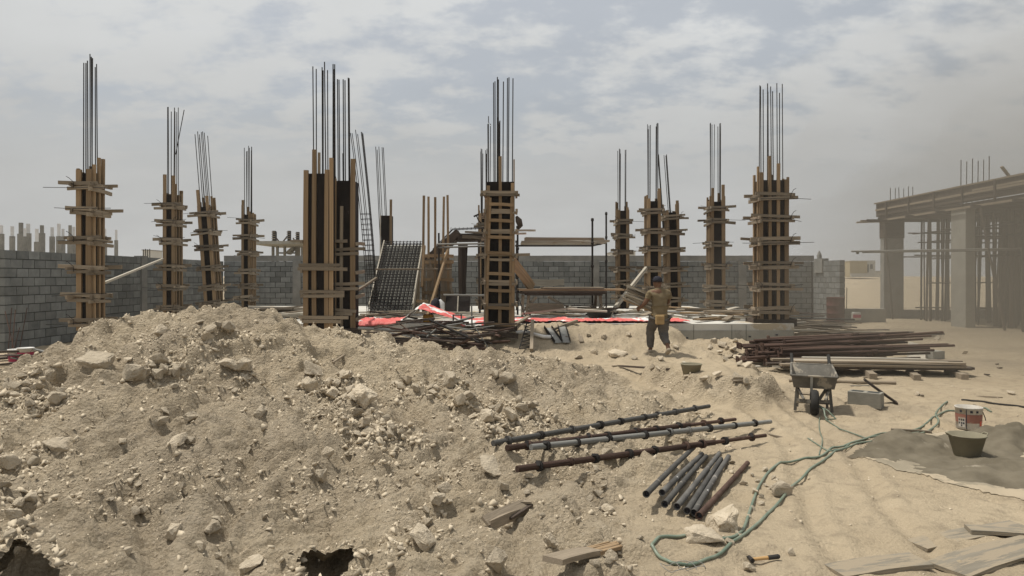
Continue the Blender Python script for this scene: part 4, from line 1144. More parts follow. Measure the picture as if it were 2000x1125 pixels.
# long timbers on skids
for k in range(16):
    y = 12.35 + (k % 6) * .17 + r2.uniform(-.03, .03); z = .12 + .05 * (k // 6)
    x0 = X_(1512, 12.5) + r2.uniform(0, .7); x1 = X_(1880, 12.5) - r2.uniform(0, .8) + (k // 6 == 0) * .2
    beam('long_plank', (x0, y + .12, z), (x1, y - .25 + r2.uniform(-.06, .06), z + r2.uniform(-.01, .02)), .16, .038, M[r2.choice(['oldwood', 'greywood', 'darkwood', 'oldwood'])],
         label='long plank in the stack on skids behind the wheelbarrow', cat='plank', group='long planks on skids')
for (a, c_, lab) in (((1706, 741), (1686, 728), 'left'), ((1792, 744), (1775, 731), 'middle'), ((1885, 742), (1850, 729), 'right')):
    beam('timber_skid', on_ground(*a, .045), on_ground(*c_, .045), .11, .09, M['oldwood'], label=lab + ' one of three square timber skids under the long planks', cat='timber', group='skids under the long planks')
for (a, c_, lab) in (((1508, 712), (1545, 722), 'upper'), ((1512, 722), (1560, 730), 'lower')):
    beam('loose_plank', on_ground(*a, .06), on_ground(*c_, .05), .08, .05, M['greywood'], label=lab + ' grey timber end poking out left of the wheelbarrow', cat='plank')
tube('wooden_pole', on_ground(1541, 748, .03), on_ground(1750, 752, .03), .055, M['oldwood'], segs=5, jit=.12, label='round wooden pole lying on the sand behind the concrete block', cat='pole')
sheet = thing('bent_sheet', 'pale bent sheet scrap at the right end of the steel prop stack', 'scrap', on_ground(1785, 700, 0))
b = MB(); b.add([(-.15, 0, .02), (.12, -.2, .02), (.3, .1, .26), (0, .2, .33), (.5, .25, .05)], [(0, 1, 2, 3), (1, 4, 2)]); o = b.build('plate', M['greywood'], sheet)
m_ = o.modifiers.new('s', 'SOLIDIFY'); m_.thickness = .012
b = MB(); b.bar((.25, -.1, .08), (.55, .0, .08), .2, .16); b.build('offcut', M['conc'], sheet)

dr = thing('oil_drum', 'rust red steel drum in front of the pale block wall', 'drum', (X_(1632, 25.6), 25.6, .08))
prof = [(0, 0), (.3, 0), (.31, .015), (.3, .03), (.297, .29), (.31, .30), (.297, .31), (.297, .57), (.31, .58), (.297, .59), (.3, .85), (.312, .865), (.3, .88), (.285, .87), (.28, .84), (0, .84)]
b = MB(); b.lathe(prof, 28); b.build('shell', M['barrel'], dr)
lb = thing('low_concrete_beam', 'low pale concrete beam between the drum and the half built house', 'beam', (X_(1690, 26.5), 26.5, 0))
b = MB(); b.box((.05, .25, .16), (1.55, .22, .68), Matrix.Rotation(-.06, 3, 'Z')); b.build('beam', M['conc'], lb, bevel=.01)
sk = thing('cement_bag', 'small pink and white bag leaning on the low concrete beam', 'bag', (X_(1672, 26.2), 26.2, 0))
b = MB(); b.box((0, 0, .25), (.34, .14, .3)); b.build('sack', M['palew'], sk, bevel=.05)
b = MB(); b.box((0, -.075, .25), (.28, .01, .12)); b.build('print', M['pinkp'], sk)
st_ = [(1658, 563, 608)]
tube('thin_stake', (X_(1653, 27), 27, 0), (X_(1654, 27), 27, Z_(562, 27)), .03, M['oldwood'], label='thin stake just right of the pale block wall', cat='stake')

# ------------------------------------------------------------------ half built house on the right
hs = thing('half_built_house', 'half built concrete house on the right with a shuttered roof edge on many props', 'house', (15.0, 24.5, 0))
def H(x, y, z): return Vector((x - 15.0, y - 24.5, z))
def hb(name, x0, x1, y0, y1, z0, z1, m, bev=0.0):
    b = MB(); c = H((x0 + x1) / 2, (y0 + y1) / 2, (z0 + z1) / 2); b.box(c, (x1 - x0, y1 - y0, z1 - z0)); return b.build(name, M[m], hs, bevel=bev)
hb('column', 15.05, 15.85, 29.0, 29.3, -.05, 3.25, 'conc2', .01); hb('column_head_form', 15.03, 15.87, 28.98, 29.32, 3.25, 4.0, 'darkwood')
hb('column', 15.03, 15.35, 23.75, 24.55, -.05, 4.0, 'conc', .01)
hb('column', 20.4, 20.8, 29.0, 29.3, -.05, 4.0, 'conc2', .01); hb('column', 19.6, 20.2, 24.0, 24.4, -.05, 4.0, 'conc2', .01)
hb('column', 15.03, 15.35, 18.6, 19.3, -.05, 4.0, 'conc', .01)
hb('roof_deck', 15.0, 23.0, 18.0, 29.4, 3.98, 4.12, 'darkwood')
hb('floor_beam', 15.4, 22, 29.02, 29.25, -.02, .35, 'conc2')
hb('slab_edge_form', 14.96, 15.0, 18.0, 29.45, 4.14, 4.68, 'darkwood'); hb('slab_edge_form', 15.0, 23.0, 29.4, 29.44, 4.14, 4.68, 'darkwood')
for (z, a, c_, m, w_) in ((4.70, 18.0, 29.5, 'oldwood', .05), (4.42, 18.0, 29.4, 'oldwood', .07), (4.36, 20.5, 26.0, 'darkwood', .07), (4.22, 22.2, 29.3, 'darkwood', .07), (3.96, 18.0, 29.7, 'oldwood', .07), (4.5, 18.0, 23.2, 'oldwood', .06)):
    beam('edge_batten', H(14.92 + .02 * R.random(), a, z), H(14.92, c_, z + R.uniform(-.03, .03)), .05, w_, M[m], hs)
for k in range(7):
    y = 18.9 + k * 1.6; beam('cleat', H(14.88, y, 4.05), H(14.88, y, 4.68), .05, .07, M['darkwood'], hs)
for k in range(6):
    y = 19 + 1.9 * k; beam('joist', H(14.6 - .5 * (k == 5), y, 3.92), H(22.6, y, 3.92), .08, .1, M['darkwood'], hs)
beam('joist', H(13.9, 28.9, 3.88), H(16.2, 28.9, 3.93), .08, .06, M['oldwood'], hs); beam('joist', H(14.35, 29.5, 3.99), H(16.2, 29.5, 3.99), .08, .06, M['oldwood'], hs)
rp = random.Random(12)
for k in range(230):
    x, y = rp.uniform(15.6, 22.4), rp.uniform(19.5, 28.8)
    dx, dy = rp.gauss(0, .07), rp.gauss(0, .07)
    wood = rp.random() < .45
    if wood: beam('prop', H(x + dx, y + dy, 0), H(x, y, 3.9), rp.uniform(.05, .09), .05, M['darkwood'], hs)
    else: tube('prop', H(x + dx, y + dy, 0), H(x, y, 3.9), rp.uniform(.05, .075), M['steel'], hs, n=7)
for k in range(22):
    y = rp.uniform(20, 28.6); z = rp.choice((.5, 1.5, 2.4, 3.05, 3.4, 2.5)) + rp.uniform(-.05, .05)
    tube('ledger', H(15.6, y, z), H(22.5, y, z + rp.uniform(-.1, .1)), .05, M['steel'], hs, n=7)
for k in range(8):
    x = rp.uniform(15.8, 21); z = rp.choice((1.5, 2.4, 3.1, 3.4))
    tube('ledger', H(x, 19.5, z), H(x + rp.uniform(-.2, .2), 28.7, z), .05, M['steel'], hs, n=7)
for k in range(18):
    x, y = rp.uniform(15.8, 21), rp.uniform(20, 28)
    beam('brace', H(x, y, .3), H(x + rp.uniform(-1.2, 1.2), y + .1, 3.0), .06, .05, M['darkwood'], hs)
for (y0, y1) in ((22.6, 22.75), (20.3, 20.5), (28.5, 28.4)):
    beam('raking_prop', H(14.95 + .35 * (y0 < 24), y0 - .35, .02), H(14.85 - .1 * (y0 > 24), y1, 3.9), .05, .05, M['darkwood'], hs)
for (yy, n) in ((28.7, 6), (24.2, 6)):
    for k in range(n):
        x = 15.15 + (.9 if yy > 26 else .95) * k / 5; zz = 4.7 + (.62 if yy > 26 else 1.05) * rp.uniform(.8, 1.05)
        rebar(hs, H(x + .0, yy, 4.1), H(x + rp.uniform(-.03, .03), yy, zz), .028)
tube('guard_rail', H(X_(1663, 22.6), 22.6, Z_(491, 22.6)), H(17.5, 22.6, Z_(484, 22.6)), .055, M['galv'], hs)
tube('guard_rail', H(X_(1684, 23.2), 23.2, Z_(493, 23.2)), H(17.5, 23.2, Z_(488, 23.2)), .045, M['galv'], hs)
tube('guard_rail', H(X_(1676, 22.7), 22.7, Z_(490, 22.7)), H(X_(1676, 22.7), 22.75, Z_(495, 22.7)), .09, M['galv'], hs)
hn = thing('loose_offcut', 'splintered board end sticking up on the roof edge of the half built house', 'board', (15.3, 22.0, 4.72))
beam('board', (0, 0, 0), (-.28, 0, .35), .1, .05, M['oldwood'], hn); beam('board', (-.1, .1, .03), (.25, .1, .06), .16, .07, M['oldwood'], hn)
beam('board', (-.15, -.1, .02), (.3, 0, .02), .08, .05, M['oldwood'], hn)

# ------------------------------------------------------------------ beyond the walls
STUB = [(2, 440, 8), (24, 442, 7), (41, 435, 9), (48.5, 446, 6), (55, 437, 8), (72, 447, 7), (82, 440, 8), (102, 444, 7), (115, 437, 7), (123, 447, 6), (137, 440, 7), (144, 443, 6), (205, 447, 5.5), (227, 449, 5)]
pos = ['leftmost', 'second', 'third', 'fourth', 'fifth', 'sixth', 'seventh', 'eighth', 'ninth', 'tenth', 'eleventh', 'twelfth', 'last but one', 'rightmost']
for i, (px, py, wpx) in enumerate(STUB):
    Ys = 38 + (i * 7 % 5) * 1.6
    o = thing('concrete_post', pos[i] + ' from the left of the grey posts rising behind the left wall', 'post', (X_(px, Ys), Ys, 0), group='grey posts behind the left wall')
    w_ = wpx * Ys / FP; zt = Z_(py, Ys); zm = zt - (.45 + .12 * (i % 3))
    b = MB(); b.box((0, 0, zm / 2), (w_, w_, zm)); b.build('shaft', M['conc2'], o)
    b = MB(); b.box((0, 0, (zm + zt) / 2), (w_ * .62, w_ * .62, zt - zm)); b.build('wrapped_head', M['wrap'] if i % 4 != 2 else M['conc2'], o)
# far unfinished frame
Yf = 55.0
ff = thing('unfinished_building', 'distant unfinished concrete frame with two dark column shutters on its roof', 'building', (X_(545, Yf), Yf, 0))
def fb(name, px0, px1, py0, py1, dy, dep, m):
    x0, x1 = X_(px0, Yf) - ff.location.x, X_(px1, Yf) - ff.location.x; b = MB()
    b.box(((x0 + x1) / 2, dy + dep / 2, (Z_(py0, Yf) + Z_(py1, Yf)) / 2), (x1 - x0, dep, abs(Z_(py0, Yf) - Z_(py1, Yf)))); return b.build(name, M[m], ff)
fb('roof_slab', 497, 602, 472, 478, -1, 7, 'conc'); fb('parapet_form', 576, 600, 470, 473, -1.2, .2, 'oldwood')
for px in (511, 520, 535, 566, 571, 590):
    fb('column', px - 2, px + 2, 478, 584, .5 + (px % 3) * 2, .25, 'conc2')
fb('core_wall', 553, 562, 478, 584, 3, .3, 'conc2'); fb('cross_beam', 520, 552, 490, 493, 3, .3, 'conc2')
for px in (519, 526, 556, 561.5):
    fb('column_shutter', px - 2.6, px + 2.6, 449, 472, 1 + (px % 2), .3, 'ply')
    for q in range(5): fb('clamp', px - 3.6, px + 3.6, 451 + q * 4.4, 452.4 + q * 4.4, .9 + (px % 2), .06, 'oldwood')
beam('stair_flight', Vector((X_(538, Yf) - ff.location.x, 3.2, Z_(493, Yf))), Vector((X_(551, Yf) - ff.location.x, 3.2, Z_(481, Yf))), 1, .2, M['conc2'], ff)
for (a, c_) in (((530, 462), (541, 473)), ((553, 460), (547, 472)), ((565, 464), (574, 474))):
    beam('raker', Vector((X_(a[0], Yf) - ff.location.x, 1, Z_(a[1], Yf))), Vector((X_(c_[0], Yf) - ff.location.x, .6, Z_(c_[1], Yf))), .08, .08, M['darkwood'], ff)
# pale box house beyond the gap on the right
Yh = 125.0
gz = hz(X_(1690, Yh), Yh)
bh = thing('flat_roofed_house', 'small distant yellow and grey flat roofed house beyond the gap', 'house', (X_(1695, Yh), Yh, gz))
def bb(name, px0, px1, py0, py1, dy, dep, m):
    x0, x1 = X_(px0, Yh) - bh.location.x, X_(px1, Yh) - bh.location.x; b = MB()
    b.box(((x0 + x1) / 2, dy + dep / 2, (Z_(py0, Yh) + Z_(py1, Yh)) / 2 - gz), (x1 - x0, dep, abs(Z_(py0, Yh) - Z_(py1, Yh)))); return b.build(name, M[m], bh)
bb('wall', 1660, 1694, 510, 541, 0, 6, 'cream'); bb('wall', 1694, 1714, 508.5, 541, .8, 6, 'palew'); bb('roof', 1659, 1695, 508.8, 510.2, -.2, 6.3, 'palew')
for (a, c_, t_y, b_y, dd_) in ((1696, 1701, 516, 532, .75), (1704, 1709, 516, 525, .75), (1676, 1688, 516, 536, -.05)):
    bb('window', a, c_, t_y, b_y, dd_, .06, 'glass' if a > 1690 else 'cream')
bb('boundary_wall', 1652, 1725, 534, 541, -2, .3, 'palew')
for (px, w_, h_, lab) in ((1745, 16, 5, 'low distant white shed seen through the half built house'), (1662, 18, 3, 'faint low roofline far left of the distant yellow house'), (283, 9, 8, 'tiny far rooftop with bars over the left wall'), (1234, 14, 5.5, 'tiny far rooftop over the back wall left of the trio'), (1196, 8, 3, 'very faint far rooftop over the back wall near the scaffold post')):
    Yd = 140.0; gz2 = hz(X_(px, Yd), Yd)
    ty = 497 - h_ if px < 1500 else 535 - h_
    o = thing('distant_building', lab, 'building', (X_(px, Yd), Yd, gz2), group='far off rooftops')
    b = MB(); b.box((0, 3, (Z_(ty, Yd) - gz2) / 2), (w_ * Yd / FP, 6, Z_(ty, Yd) - gz2)); b.build('wall', M['palew'], o)
    b = MB(); b.box((0, 3, Z_(ty, Yd) - gz2 + .08), (w_ * Yd / FP + .3, 6.3, .16)); b.build('roof', M['conc2'], o)
for (px, py, n_) in ((286, 487, 4), (1390, 490, 0)):
    for q in range(n_):
        tube('starter_bar', (X_(px - 6 + q * 4.2, 45), 45, 0), (X_(px - 6 + q * 4.2, 45), 45, Z_(py - q % 2, 45)), .05, M['steel'], n=6, label='far starter bar poking up over the left wall', cat='rebar', group='far starter bars')

# ------------------------------------------------------------------ left edge: pails and timber
for (px, py, lab, s) in ((50, 703, 'magenta and white pail at the foot of the left wall', 1.0), (31, 699, 'second magenta pail half behind the first at the foot of the left wall', .95)):
    p = on_ground(px, py); p = Vector((X_(px, 14.3), 14.3, hz(X_(px, 14.3), 14.3)))
    o = thing('paint_pail', lab, 'pail', p)
    b = MB(); b.lathe([(0, 0), (.125 * s, 0), (.15 * s, .26 * s), (.155 * s, .26 * s), (.155 * s, .27 * s), (.14 * s, .27 * s), (.12 * s, .02), (0, .02)], 20); b.build('shell', M['whitep'], o)
    b = MB(); b.lathe([(.1275 * s, .015), (.146 * s, .185 * s)], 20); b.build('label_band', M['pinkp'], o)
    b = MB(); b.tube([(-.155 * s, 0, .25 * s), (-.1 * s, -.11, .13 * s), (0, -.16, .09 * s), (.1 * s, -.11, .13 * s), (.155 * s, 0, .25 * s)], .005, 5); b.build('handle', M['steel'], o)
bk = thing('box_section', 'black steel box section lying on the left flank of the mound', 'beam', on_ground(30, 742, .03))
b = MB(); q0 = Vector((X_(-30, 8.8), 8.8, Z_(752, 8.8))) - bk.location; q1 = Vector((X_(51, 9.2), 9.2, Z_(716, 9.2))) - bk.location
b.bar(q0, q1, .10, .14); b.build('tube', M['steel'], bk, bevel=.01)
loose_boards(12, (X_(-10, 14), X_(95, 14), 13.0, 15.2), lambda x, y, k: hz(x, y) + .03 + .02 * k, 'board in the scrap at the foot of the left wall', 'scrap by the left wall', ['oldwood', 'darkwood', 'greywood', 'darkwood'], (.6, 1.6), .05, .25, seed=41, pitch=.03)
for i, (a, c_) in enumerate((((15, 704), (23, 601)), ((22, 700), (30, 605)), ((35, 700), (53, 601)), ((31, 690), (10, 608)), ((24, 706), (38, 640)))):
    tube('bent_rebar', (X_(a[0], 14.9), 14.9, .02), (X_(c_[0], 15.3), 15.3, Z_(c_[1], 15.3)), .018, M['rust'], n=6, label='rusty bar sticking up before the near end of the left wall', cat='rebar', group='bars before the left wall')
loose_boards(8, (X_(90, 14), X_(135, 14), 13.4, 14.6), lambda x, y, k: hz(x, y) + .04 + .03 * k, 'board poking out behind the mound near the leftmost shutter', 'boards behind the mound', ['darkwood', 'oldwood', 'galv'], (.5, 1.1), .3, .3, seed=42, pitch=.08)

# ------------------------------------------------------------------ wheelbarrow
wp = Vector((X_(1588, 9.1), 9.1, hz(X_(1588, 9.1), 9.1)))
wb = thing('wheelbarrow', 'grey steel wheelbarrow facing the camera with its wheel in front', 'wheelbarrow', wp, (0, 0, math.radians(-20)))
def tray():
    top = [(-.265, -.28, .47), (.265, -.28, .465), (.25, .42, .535), (-.25, .42, .54)]
    bot = [(-.235, -.20, .31), (.235, -.20, .305), (.20, .22, .30), (-.20, .22, .30)]
    t2 = [(x * .955, y * .955 + .005, z - .001) for (x, y, z) in top]; b2 = [(x * .95, y * .95, z + .012) for (x, y, z) in bot]
    b = MB()
    vs = top + bot + t2 + b2
    fs = [(4, 7, 6, 5), (12, 13, 14, 15)]
    for k in range(4):
        j = (k + 1) % 4
        fs += [(k, 4 + k, 4 + j, j), (8 + k, 8 + j, 12 + j, 12 + k), (k, j, 8 + j, 8 + k)]
    b.add(vs, fs); o = b.build('tray', M['barrow'], wb)
    r_ = MB(); p = [Vector(t) for t in top]
    for k in range(4): r_.tube([p[k], p[(k + 1) % 4]], .014, 8)
    r_.build('rim', M['barrow'], o)
    return o
tray()
for s in (-1, 1):
    b = MB(); b.tube([(s * .12, -.36, .19), (s * .17, -.15, .27), (s * .21, .3, .33), (s * .235, .62, .50), (s * .235, .80, .60)], .017, 8); b.build('handle', M['barrow'], wb)
    b = MB(); b.tube([(s * .235, .66, .52), (s * .235, .84, .62)], .022, 8); b.build('grip', M['rubber'], wb)
    b = MB(); b.bar((s * .19, -.05, .31), (s * .215, -.08, .0), .035, .03); b.build('leg', M['barrow'], wb)
    b = MB(); b.bar((s * .17, .2, .31), (s * .18, .24, .0), .03, .03); b.build('leg', M['barrow'], wb)
    b = MB(); b.bar((s * .18, -.1, .14), (s * .03, -.35, .165), .02, .035); b.build('wheel_arm', M['barrow'], wb)
b = MB(); b.bar((-.2, -.09, .125), (.2, -.09, .125), .02, .05); b.build('cross_bar', M['barrow'], wb)
b = MB(); b.bar((-.03, -.285, .46), (-.03, -.17, .12), .03, .02); b.build('front_strut', M['galv'], wb)
b = MB(); b.bar((.15, -.1, .30), (.045, -.14, .13), .025, .03); b.build('stay', M['barrow'], wb)
wh = link('wheel', None, None, wb); wh.location = (0, -.32, .155); wh.rotation_euler = (0, math.pi / 2, 0)
b = MB(); b.lathe([(.10, -.04), (.135, -.048), (.155, -.025), (.158, 0), (.155, .025), (.135, .048), (.10, .04)], 26); b.build('tyre', M['rubber'], wh)
b = MB(); b.lathe([(0, -.03), (.03, -.04), (.03, -.02), (.10, -.035), (.10, .035), (.03, .02), (.03, .04), (0, .03)], 20); b.build('rim', M['galv'], wh)
# green strap tied to the barrow
b = MB(); p0 = wp + Vector((-.06, -.2, .12))
b.tube([p0, p0 + Vector((-.01, -.28, -.02)), p0 + Vector((-.015, -.32, -.09)), p0 + Vector((-.01, -.36, -.115))], .011, 6)
b.tube([p0 + Vector((0, 0, .01)), p0 + Vector((.03, -.3, -.03)), p0 + Vector((.07, -.42, -.105))] + [on_ground(*q, .012) for q in ((1612, 822), (1640, 840), (1668, 850), (1690, 858))], .008, 6)
b.build('green_strap', M['hose'], label='thin green strap hanging from the wheelbarrow and trailing on the sand', cat='strap')

# ------------------------------------------------------------------ concrete block and plank
M['dustblock'] = mat('dusty_block', (0.20, 0.19, 0.16), (0.27, 0.255, 0.215), 0.92, 5, bump=0.4, bscale=40, rnd=0)
cp = on_ground(1702, 797); cp.y += .10
cb = thing('concrete_block', 'single grey concrete block standing on the sand right of the wheelbarrow', 'block', (cp.x, cp.y + .05, hz(cp.x, cp.y) - .008), (0, 0, math.radians(-38)))
b = MB()
b.box((0, 0, .10), (.40, .20, .20)); b.build('body', M['dustblock'], cb, bevel=.006)
for s in (-1, 1):
    c = MB(); c.box((s * .095, 0, .2015), (.14, .11, .004)); c.build('core_recess_shade', M['mortar'], cb)  # dark plates on the solid top paint the shade of hollow cores
beam('loose_plank', on_ground(1752, 790, .01), Vector((X_(1688, 9.75), 9.75, .30)), .17, .025, M['darkwood'], label='dark plank leaning on the back of the single concrete block', cat='plank')

# ------------------------------------------------------------------ hoses on the sand
def catmull(P, n=8):
    P = [P[0]] + P + [P[-1]]; out_ = []
    for i in range(1, len(P) - 2):
        for k in range(n):
            t = k / n
            a, b_, c, d = P[i - 1], P[i], P[i + 1], P[i + 2]
            out_.append(.5 * ((2 * b_) + (c - a) * t + (2 * a - 5 * b_ + 4 * c - d) * t * t + (3 * b_ - a - 3 * c + d) * t ** 3))
    out_.append(P[-2]); return out_
def hose(pts, r, label, m='hose', cat='hose', name='garden_hose', over=()):
    P = catmull([on_ground(x, y) for (x, y) in pts], 7)
    Q = []
    for i, p in enumerate(P):
        Q.append(Vector((p.x, p.y, hz(p.x, p.y) + r * .75)))
    for k in range(3):
        Q = [Q[0]] + [Vector((Q[i].x, Q[i].y, max(Q[i].z, (Q[i - 1].z + Q[i + 1].z) / 2))) for i in range(1, len(Q) - 1)] + [Q[-1]]
    b = MB(); b.tube(Q, r, 10); return b.build(name, M[m], label=label, cat=cat)
hose([(1850, 787), (1828, 808), (1832, 832), (1795, 850), (1722, 862), (1655, 880), (1603, 906), (1560, 946), (1500, 1005), (1445, 1055), (1400, 1089), (1350, 1107), (1310, 1104), (1281, 1088), (1274, 1066), (1294, 1051),
      (1335, 1051), (1398, 1059), (1436, 1053), (1456, 1030), (1474, 975), (1500, 926), (1545, 908), (1600, 894), (1640, 880), (1700, 856), (1760, 846), (1798, 838), (1836, 812), (1862, 803), (1880, 803)],
     .0105, 'long green garden hose looping across the sand in the right foreground')
hose([(1578, 858), (1600, 872), (1625, 882), (1660, 868), (1690, 858), (1720, 848), (1770, 848), (1812, 846)], .007, 'thin green line tangled with the hose beside the cement heap', cat='line', name='thin_line')
hose([(1600, 890), (1606, 862), (1600, 838), (1601, 815)], .006, 'thin grey green twine curling up from the hose to the wheelbarrow', cat='twine', name='twine')
hose([(1936, 806), (1925, 800), (1905, 800), (1885, 803)], .0115, 'short end of green hose showing right of the white pail')
hose([(1878, 783), (1910, 786), (1960, 792), (2010, 799)], .012, 'dark hose lying behind the white pail', 'rubber')

# ------------------------------------------------------------------ cement heap on a plastic sheet, pail, basin
def cement():
    xs = np.linspace(3.2, 8.2, 200); ys = np.linspace(4.9, 8.0, 140)
    XX, YY = np.meshgrid(xs, ys)
    base = terrain(XX.ravel(), YY.ravel()).reshape(XX.shape)
    P = [on_ground(1652, 893), on_ground(1735, 912), on_ground(1850, 944), on_ground(1945, 968), on_ground(2040, 990), on_ground(2100, 850), on_ground(1990, 832), on_ground(1850, 842), on_ground(1760, 850)]
    def inside(x, y):
        c = np.zeros(x.shape, bool)
        for i in range(len(P)):
            a, b_ = P[i], P[(i + 1) % len(P)]
            cond = ((a.y > y) != (b_.y > y)) & (x < (b_.x - a.x) * (y - a.y) / (b_.y - a.y + 1e-9) + a.x)
            c ^= cond
        return c
    o = thing('plastic_sheet', 'dusty plastic sheet spread on the sand under the cement heap', 'sheet', (0, 0, 0))
    fold = .006 + .005 * np.abs(perlin(XX * 2.2 + YY, YY * 2.2)) + .002 * perlin(XX * 6, YY * 6)
    wob = .07
    ins = inside(XX + wob * fbm(XX, YY, 2.2, 3), YY + wob * fbm(XX + 9, YY, 2.2, 3))
    Z = base + fold
    n = len(xs); i = (np.arange(len(ys) - 1)[:, None] * n + np.arange(n - 1)[None, :]).ravel()
    F = np.stack([i, i + 1, i + 1 + n, i + n], 1)
    keep = ins.ravel()[F].all(1)
    V = np.stack([XX.ravel(), YY.ravel(), Z.ravel()], 1)
    s = link('sheet', mesh_np('sheet', V, F[keep], True), M['sheet'], o)
    m_ = s.modifiers.new('s', 'SOLIDIFY'); m_.thickness = .003
    # the heap
    hp = np.zeros(XX.shape)
    for (px, py, rx, ry, hh) in ((1770, 876, .8, .6, .15), (1975, 868, .85, .40, .20), (1700, 884, .5, .25, .07), (1985, 925, .9, .6, .09), (1850, 890, .8, .5, .09)):
        c = on_ground(px, py)
        d = ((XX - c.x) / rx) ** 2 + ((YY - c.y) / ry) ** 2
        hp = np.maximum(hp, hh * np.exp(-d * 1.6))
    hp = hp * (1 + .5 * fbm(XX, YY, 3.5, 4)) + .012 * fbm(XX, YY, 9, 3) - .025
    Zh = Z + hp
    V = np.stack([XX.ravel(), YY.ravel(), Zh.ravel()], 1)
    keep2 = keep & ((hp.ravel()[F] > -.008).any(1))
    h_ = link('cement_heap', mesh_np('heap', V, F[keep2], True), M['cement'])
    tag(h_, 'grey heap of mixed cement spread over the dusty plastic sheet', 'cement')
cement()
M['pailw'] = mat('dusty_hazed_white_plastic', (0.37, 0.345, 0.30), (0.52, 0.49, 0.44), 0.75, 6, bump=0.05, rnd=0, spots=(0.33, 0.28, 0.21), spot_scale=7, spot_at=.55)  # dusty, and muted further to stand in for the dust haze before it
M['pailr'] = mat('dusty_hazed_red_print', (0.22, 0.10, 0.075), (0.29, 0.14, 0.105), 0.75, 6, bump=0, rnd=0, spots=(0.32, 0.24, 0.18), spot_scale=7, spot_at=.58)  # print colour dulled for dust and for the haze as well
pp = on_ground(1892, 838)
pw = thing('paint_pail', 'white pail with a red band standing on the sand by the cement', 'pail', pp, (0, 0, math.radians(-15)))
pw.scale = (.84, .84, .9)
s = 1.0
b = MB(); b.lathe([(0, 0), (.142, 0), (.147, .01), (.158, .255), (.165, .256), (.165, .272), (.152, .272), (.140, .02), (0, .02)], 32); b.build('shell', M['pailw'], pw)
b = MB(); b.lathe([(.1515, .085), (.1572, .19)], 32); b.build('red_band', M['pailr'], pw)
def arc_patch(a0, a1, z0, z1, rr, nn=6):
    vs = []
    for k in range(nn + 1):
        a = a0 + (a1 - a0) * k / nn
        for z in (z0, z1):
            r_ = rr + .011 * z / .255; vs.append((r_ * math.cos(a), r_ * math.sin(a), z))
    b = MB(); b.add(vs, [(2 * k, 2 * k + 2, 2 * k + 3, 2 * k + 1) for k in range(nn)], True); return b
F_ = -math.pi / 2
for (a0, a1, z0, z1, m) in ((F_ - 1.15, F_ - .55, .03, .15, 'pailw'), (F_ - .5, F_ - .44, .01, .25, 'blackp')):
    arc_patch(a0, a1, z0, z1, .1505).build('label_panel', M[m], pw)
for (a, z) in ((F_ - .9, .225), (F_ - .1, .225), (F_ + .35, .225)):
    arc_patch(a - .10, a + .10, z - .014, z + .014, .1495).build('round_mark', M['blackp'], pw)
for (a, z) in ((F_ - 1.05, .12), (F_ - .85, .12), (F_ - .68, .12), (F_ - 1.05, .08), (F_ - .85, .08), (F_ - .68, .08), (F_ - .85, .05)):
    arc_patch(a - .06, a + .06, z - .011, z + .011, .1515).build('printed_mark', M['blackp'], pw)
arc_patch(F_ + .62, F_ + .9, .05, .11, .1505).build('printed_mark', M['redp'], pw)
b = MB(); b.tube([(.16, 0, .22), (.175, -.05, .15), (.172, -.08, .12)], .006, 6); b.build('handle', M['steel'], pw)
bs = on_ground(1895, 899)
bs = Vector((bs.x, bs.y + .05, bs.z))
bo = thing('rubber_basin', 'olive rubber basin standing in the wet cement', 'basin', bs)
bo.scale = (.84, .84, .86)
b = MB(); b.lathe([(0, 0), (.105, 0), (.12, .01), (.185, .25), (.195, .252), (.195, .262), (.178, .262), (.115, .025), (0, .025)], 32); b.build('shell', M['basin'], bo)
for s in (-1, 1):
    b = MB(); b.tube([(s * .185, -.05, .25), (s * .215, -.03, .275), (s * .215, .03, .275), (s * .185, .05, .25)], .009, 6); b.build('handle', M['basin'], bo)
b2 = on_ground(1350, 727)
bo2 = thing('rubber_basin', 'half buried olive basin on the sand in front of the worker', 'basin', b2)
b = MB(); b.lathe([(0, -.06), (.11, -.06), (.15, .10), (.16, .105), (.15, .115), (.14, .10), (.10, -.02), (0, -.02)], 24); b.build('shell', M['basin'], bo2)

loose_boards(30, (1.8, 9.5, 6.0, 15.5), lambda x, y, k: hz(x, y) + .012, 'wood chip lying on the open sand of the yard', 'wood chips on the yard', ['oldwood', 'darkwood', 'greywood', 'oldwood'], (.08, .42), 0, 1.2, (.02, .06), (.012, .025), 'wood_chip', 'wood chip', seed=51, pitch=.01)
# ------------------------------------------------------------------ shutter panels on the ground, bottom right
pb = [((1790, 1068), (1995, 1030), .16, 'upper dusty shutter board flat on the sand at bottom right'),
      ((1630, 1122), (1800, 1098), .18, 'lower left dusty shutter board flat on the sand at the bottom edge'),
      ((1850, 1122), (2060, 1062), .24, 'lower right dusty shutter board flat on the sand at the bottom corner'),
      ((1890, 1040), (2060, 1052), .12, 'narrow dusty batten crossing the boards at bottom right')]
M['dustwood'] = mat('sand_covered_board', (0.165, 0.147, 0.115), (0.25, 0.222, 0.175), 0.9, 1.6, (1, 2, 2), 0.4, 18, rnd=.1, spots=(0.29, 0.242, 0.175), spot_scale=2.2, spot_at=.47)
for i, (a, c_, wd, lab) in enumerate(pb):
    p0, p1 = on_ground(*a, .004 + .005 * i), on_ground(*c_, .004 + .005 * i)
    beam('shutter_board', p0, p1, wd, .025, M['dustwood'], label=lab, cat='board', group='boards on the sand at bottom right')

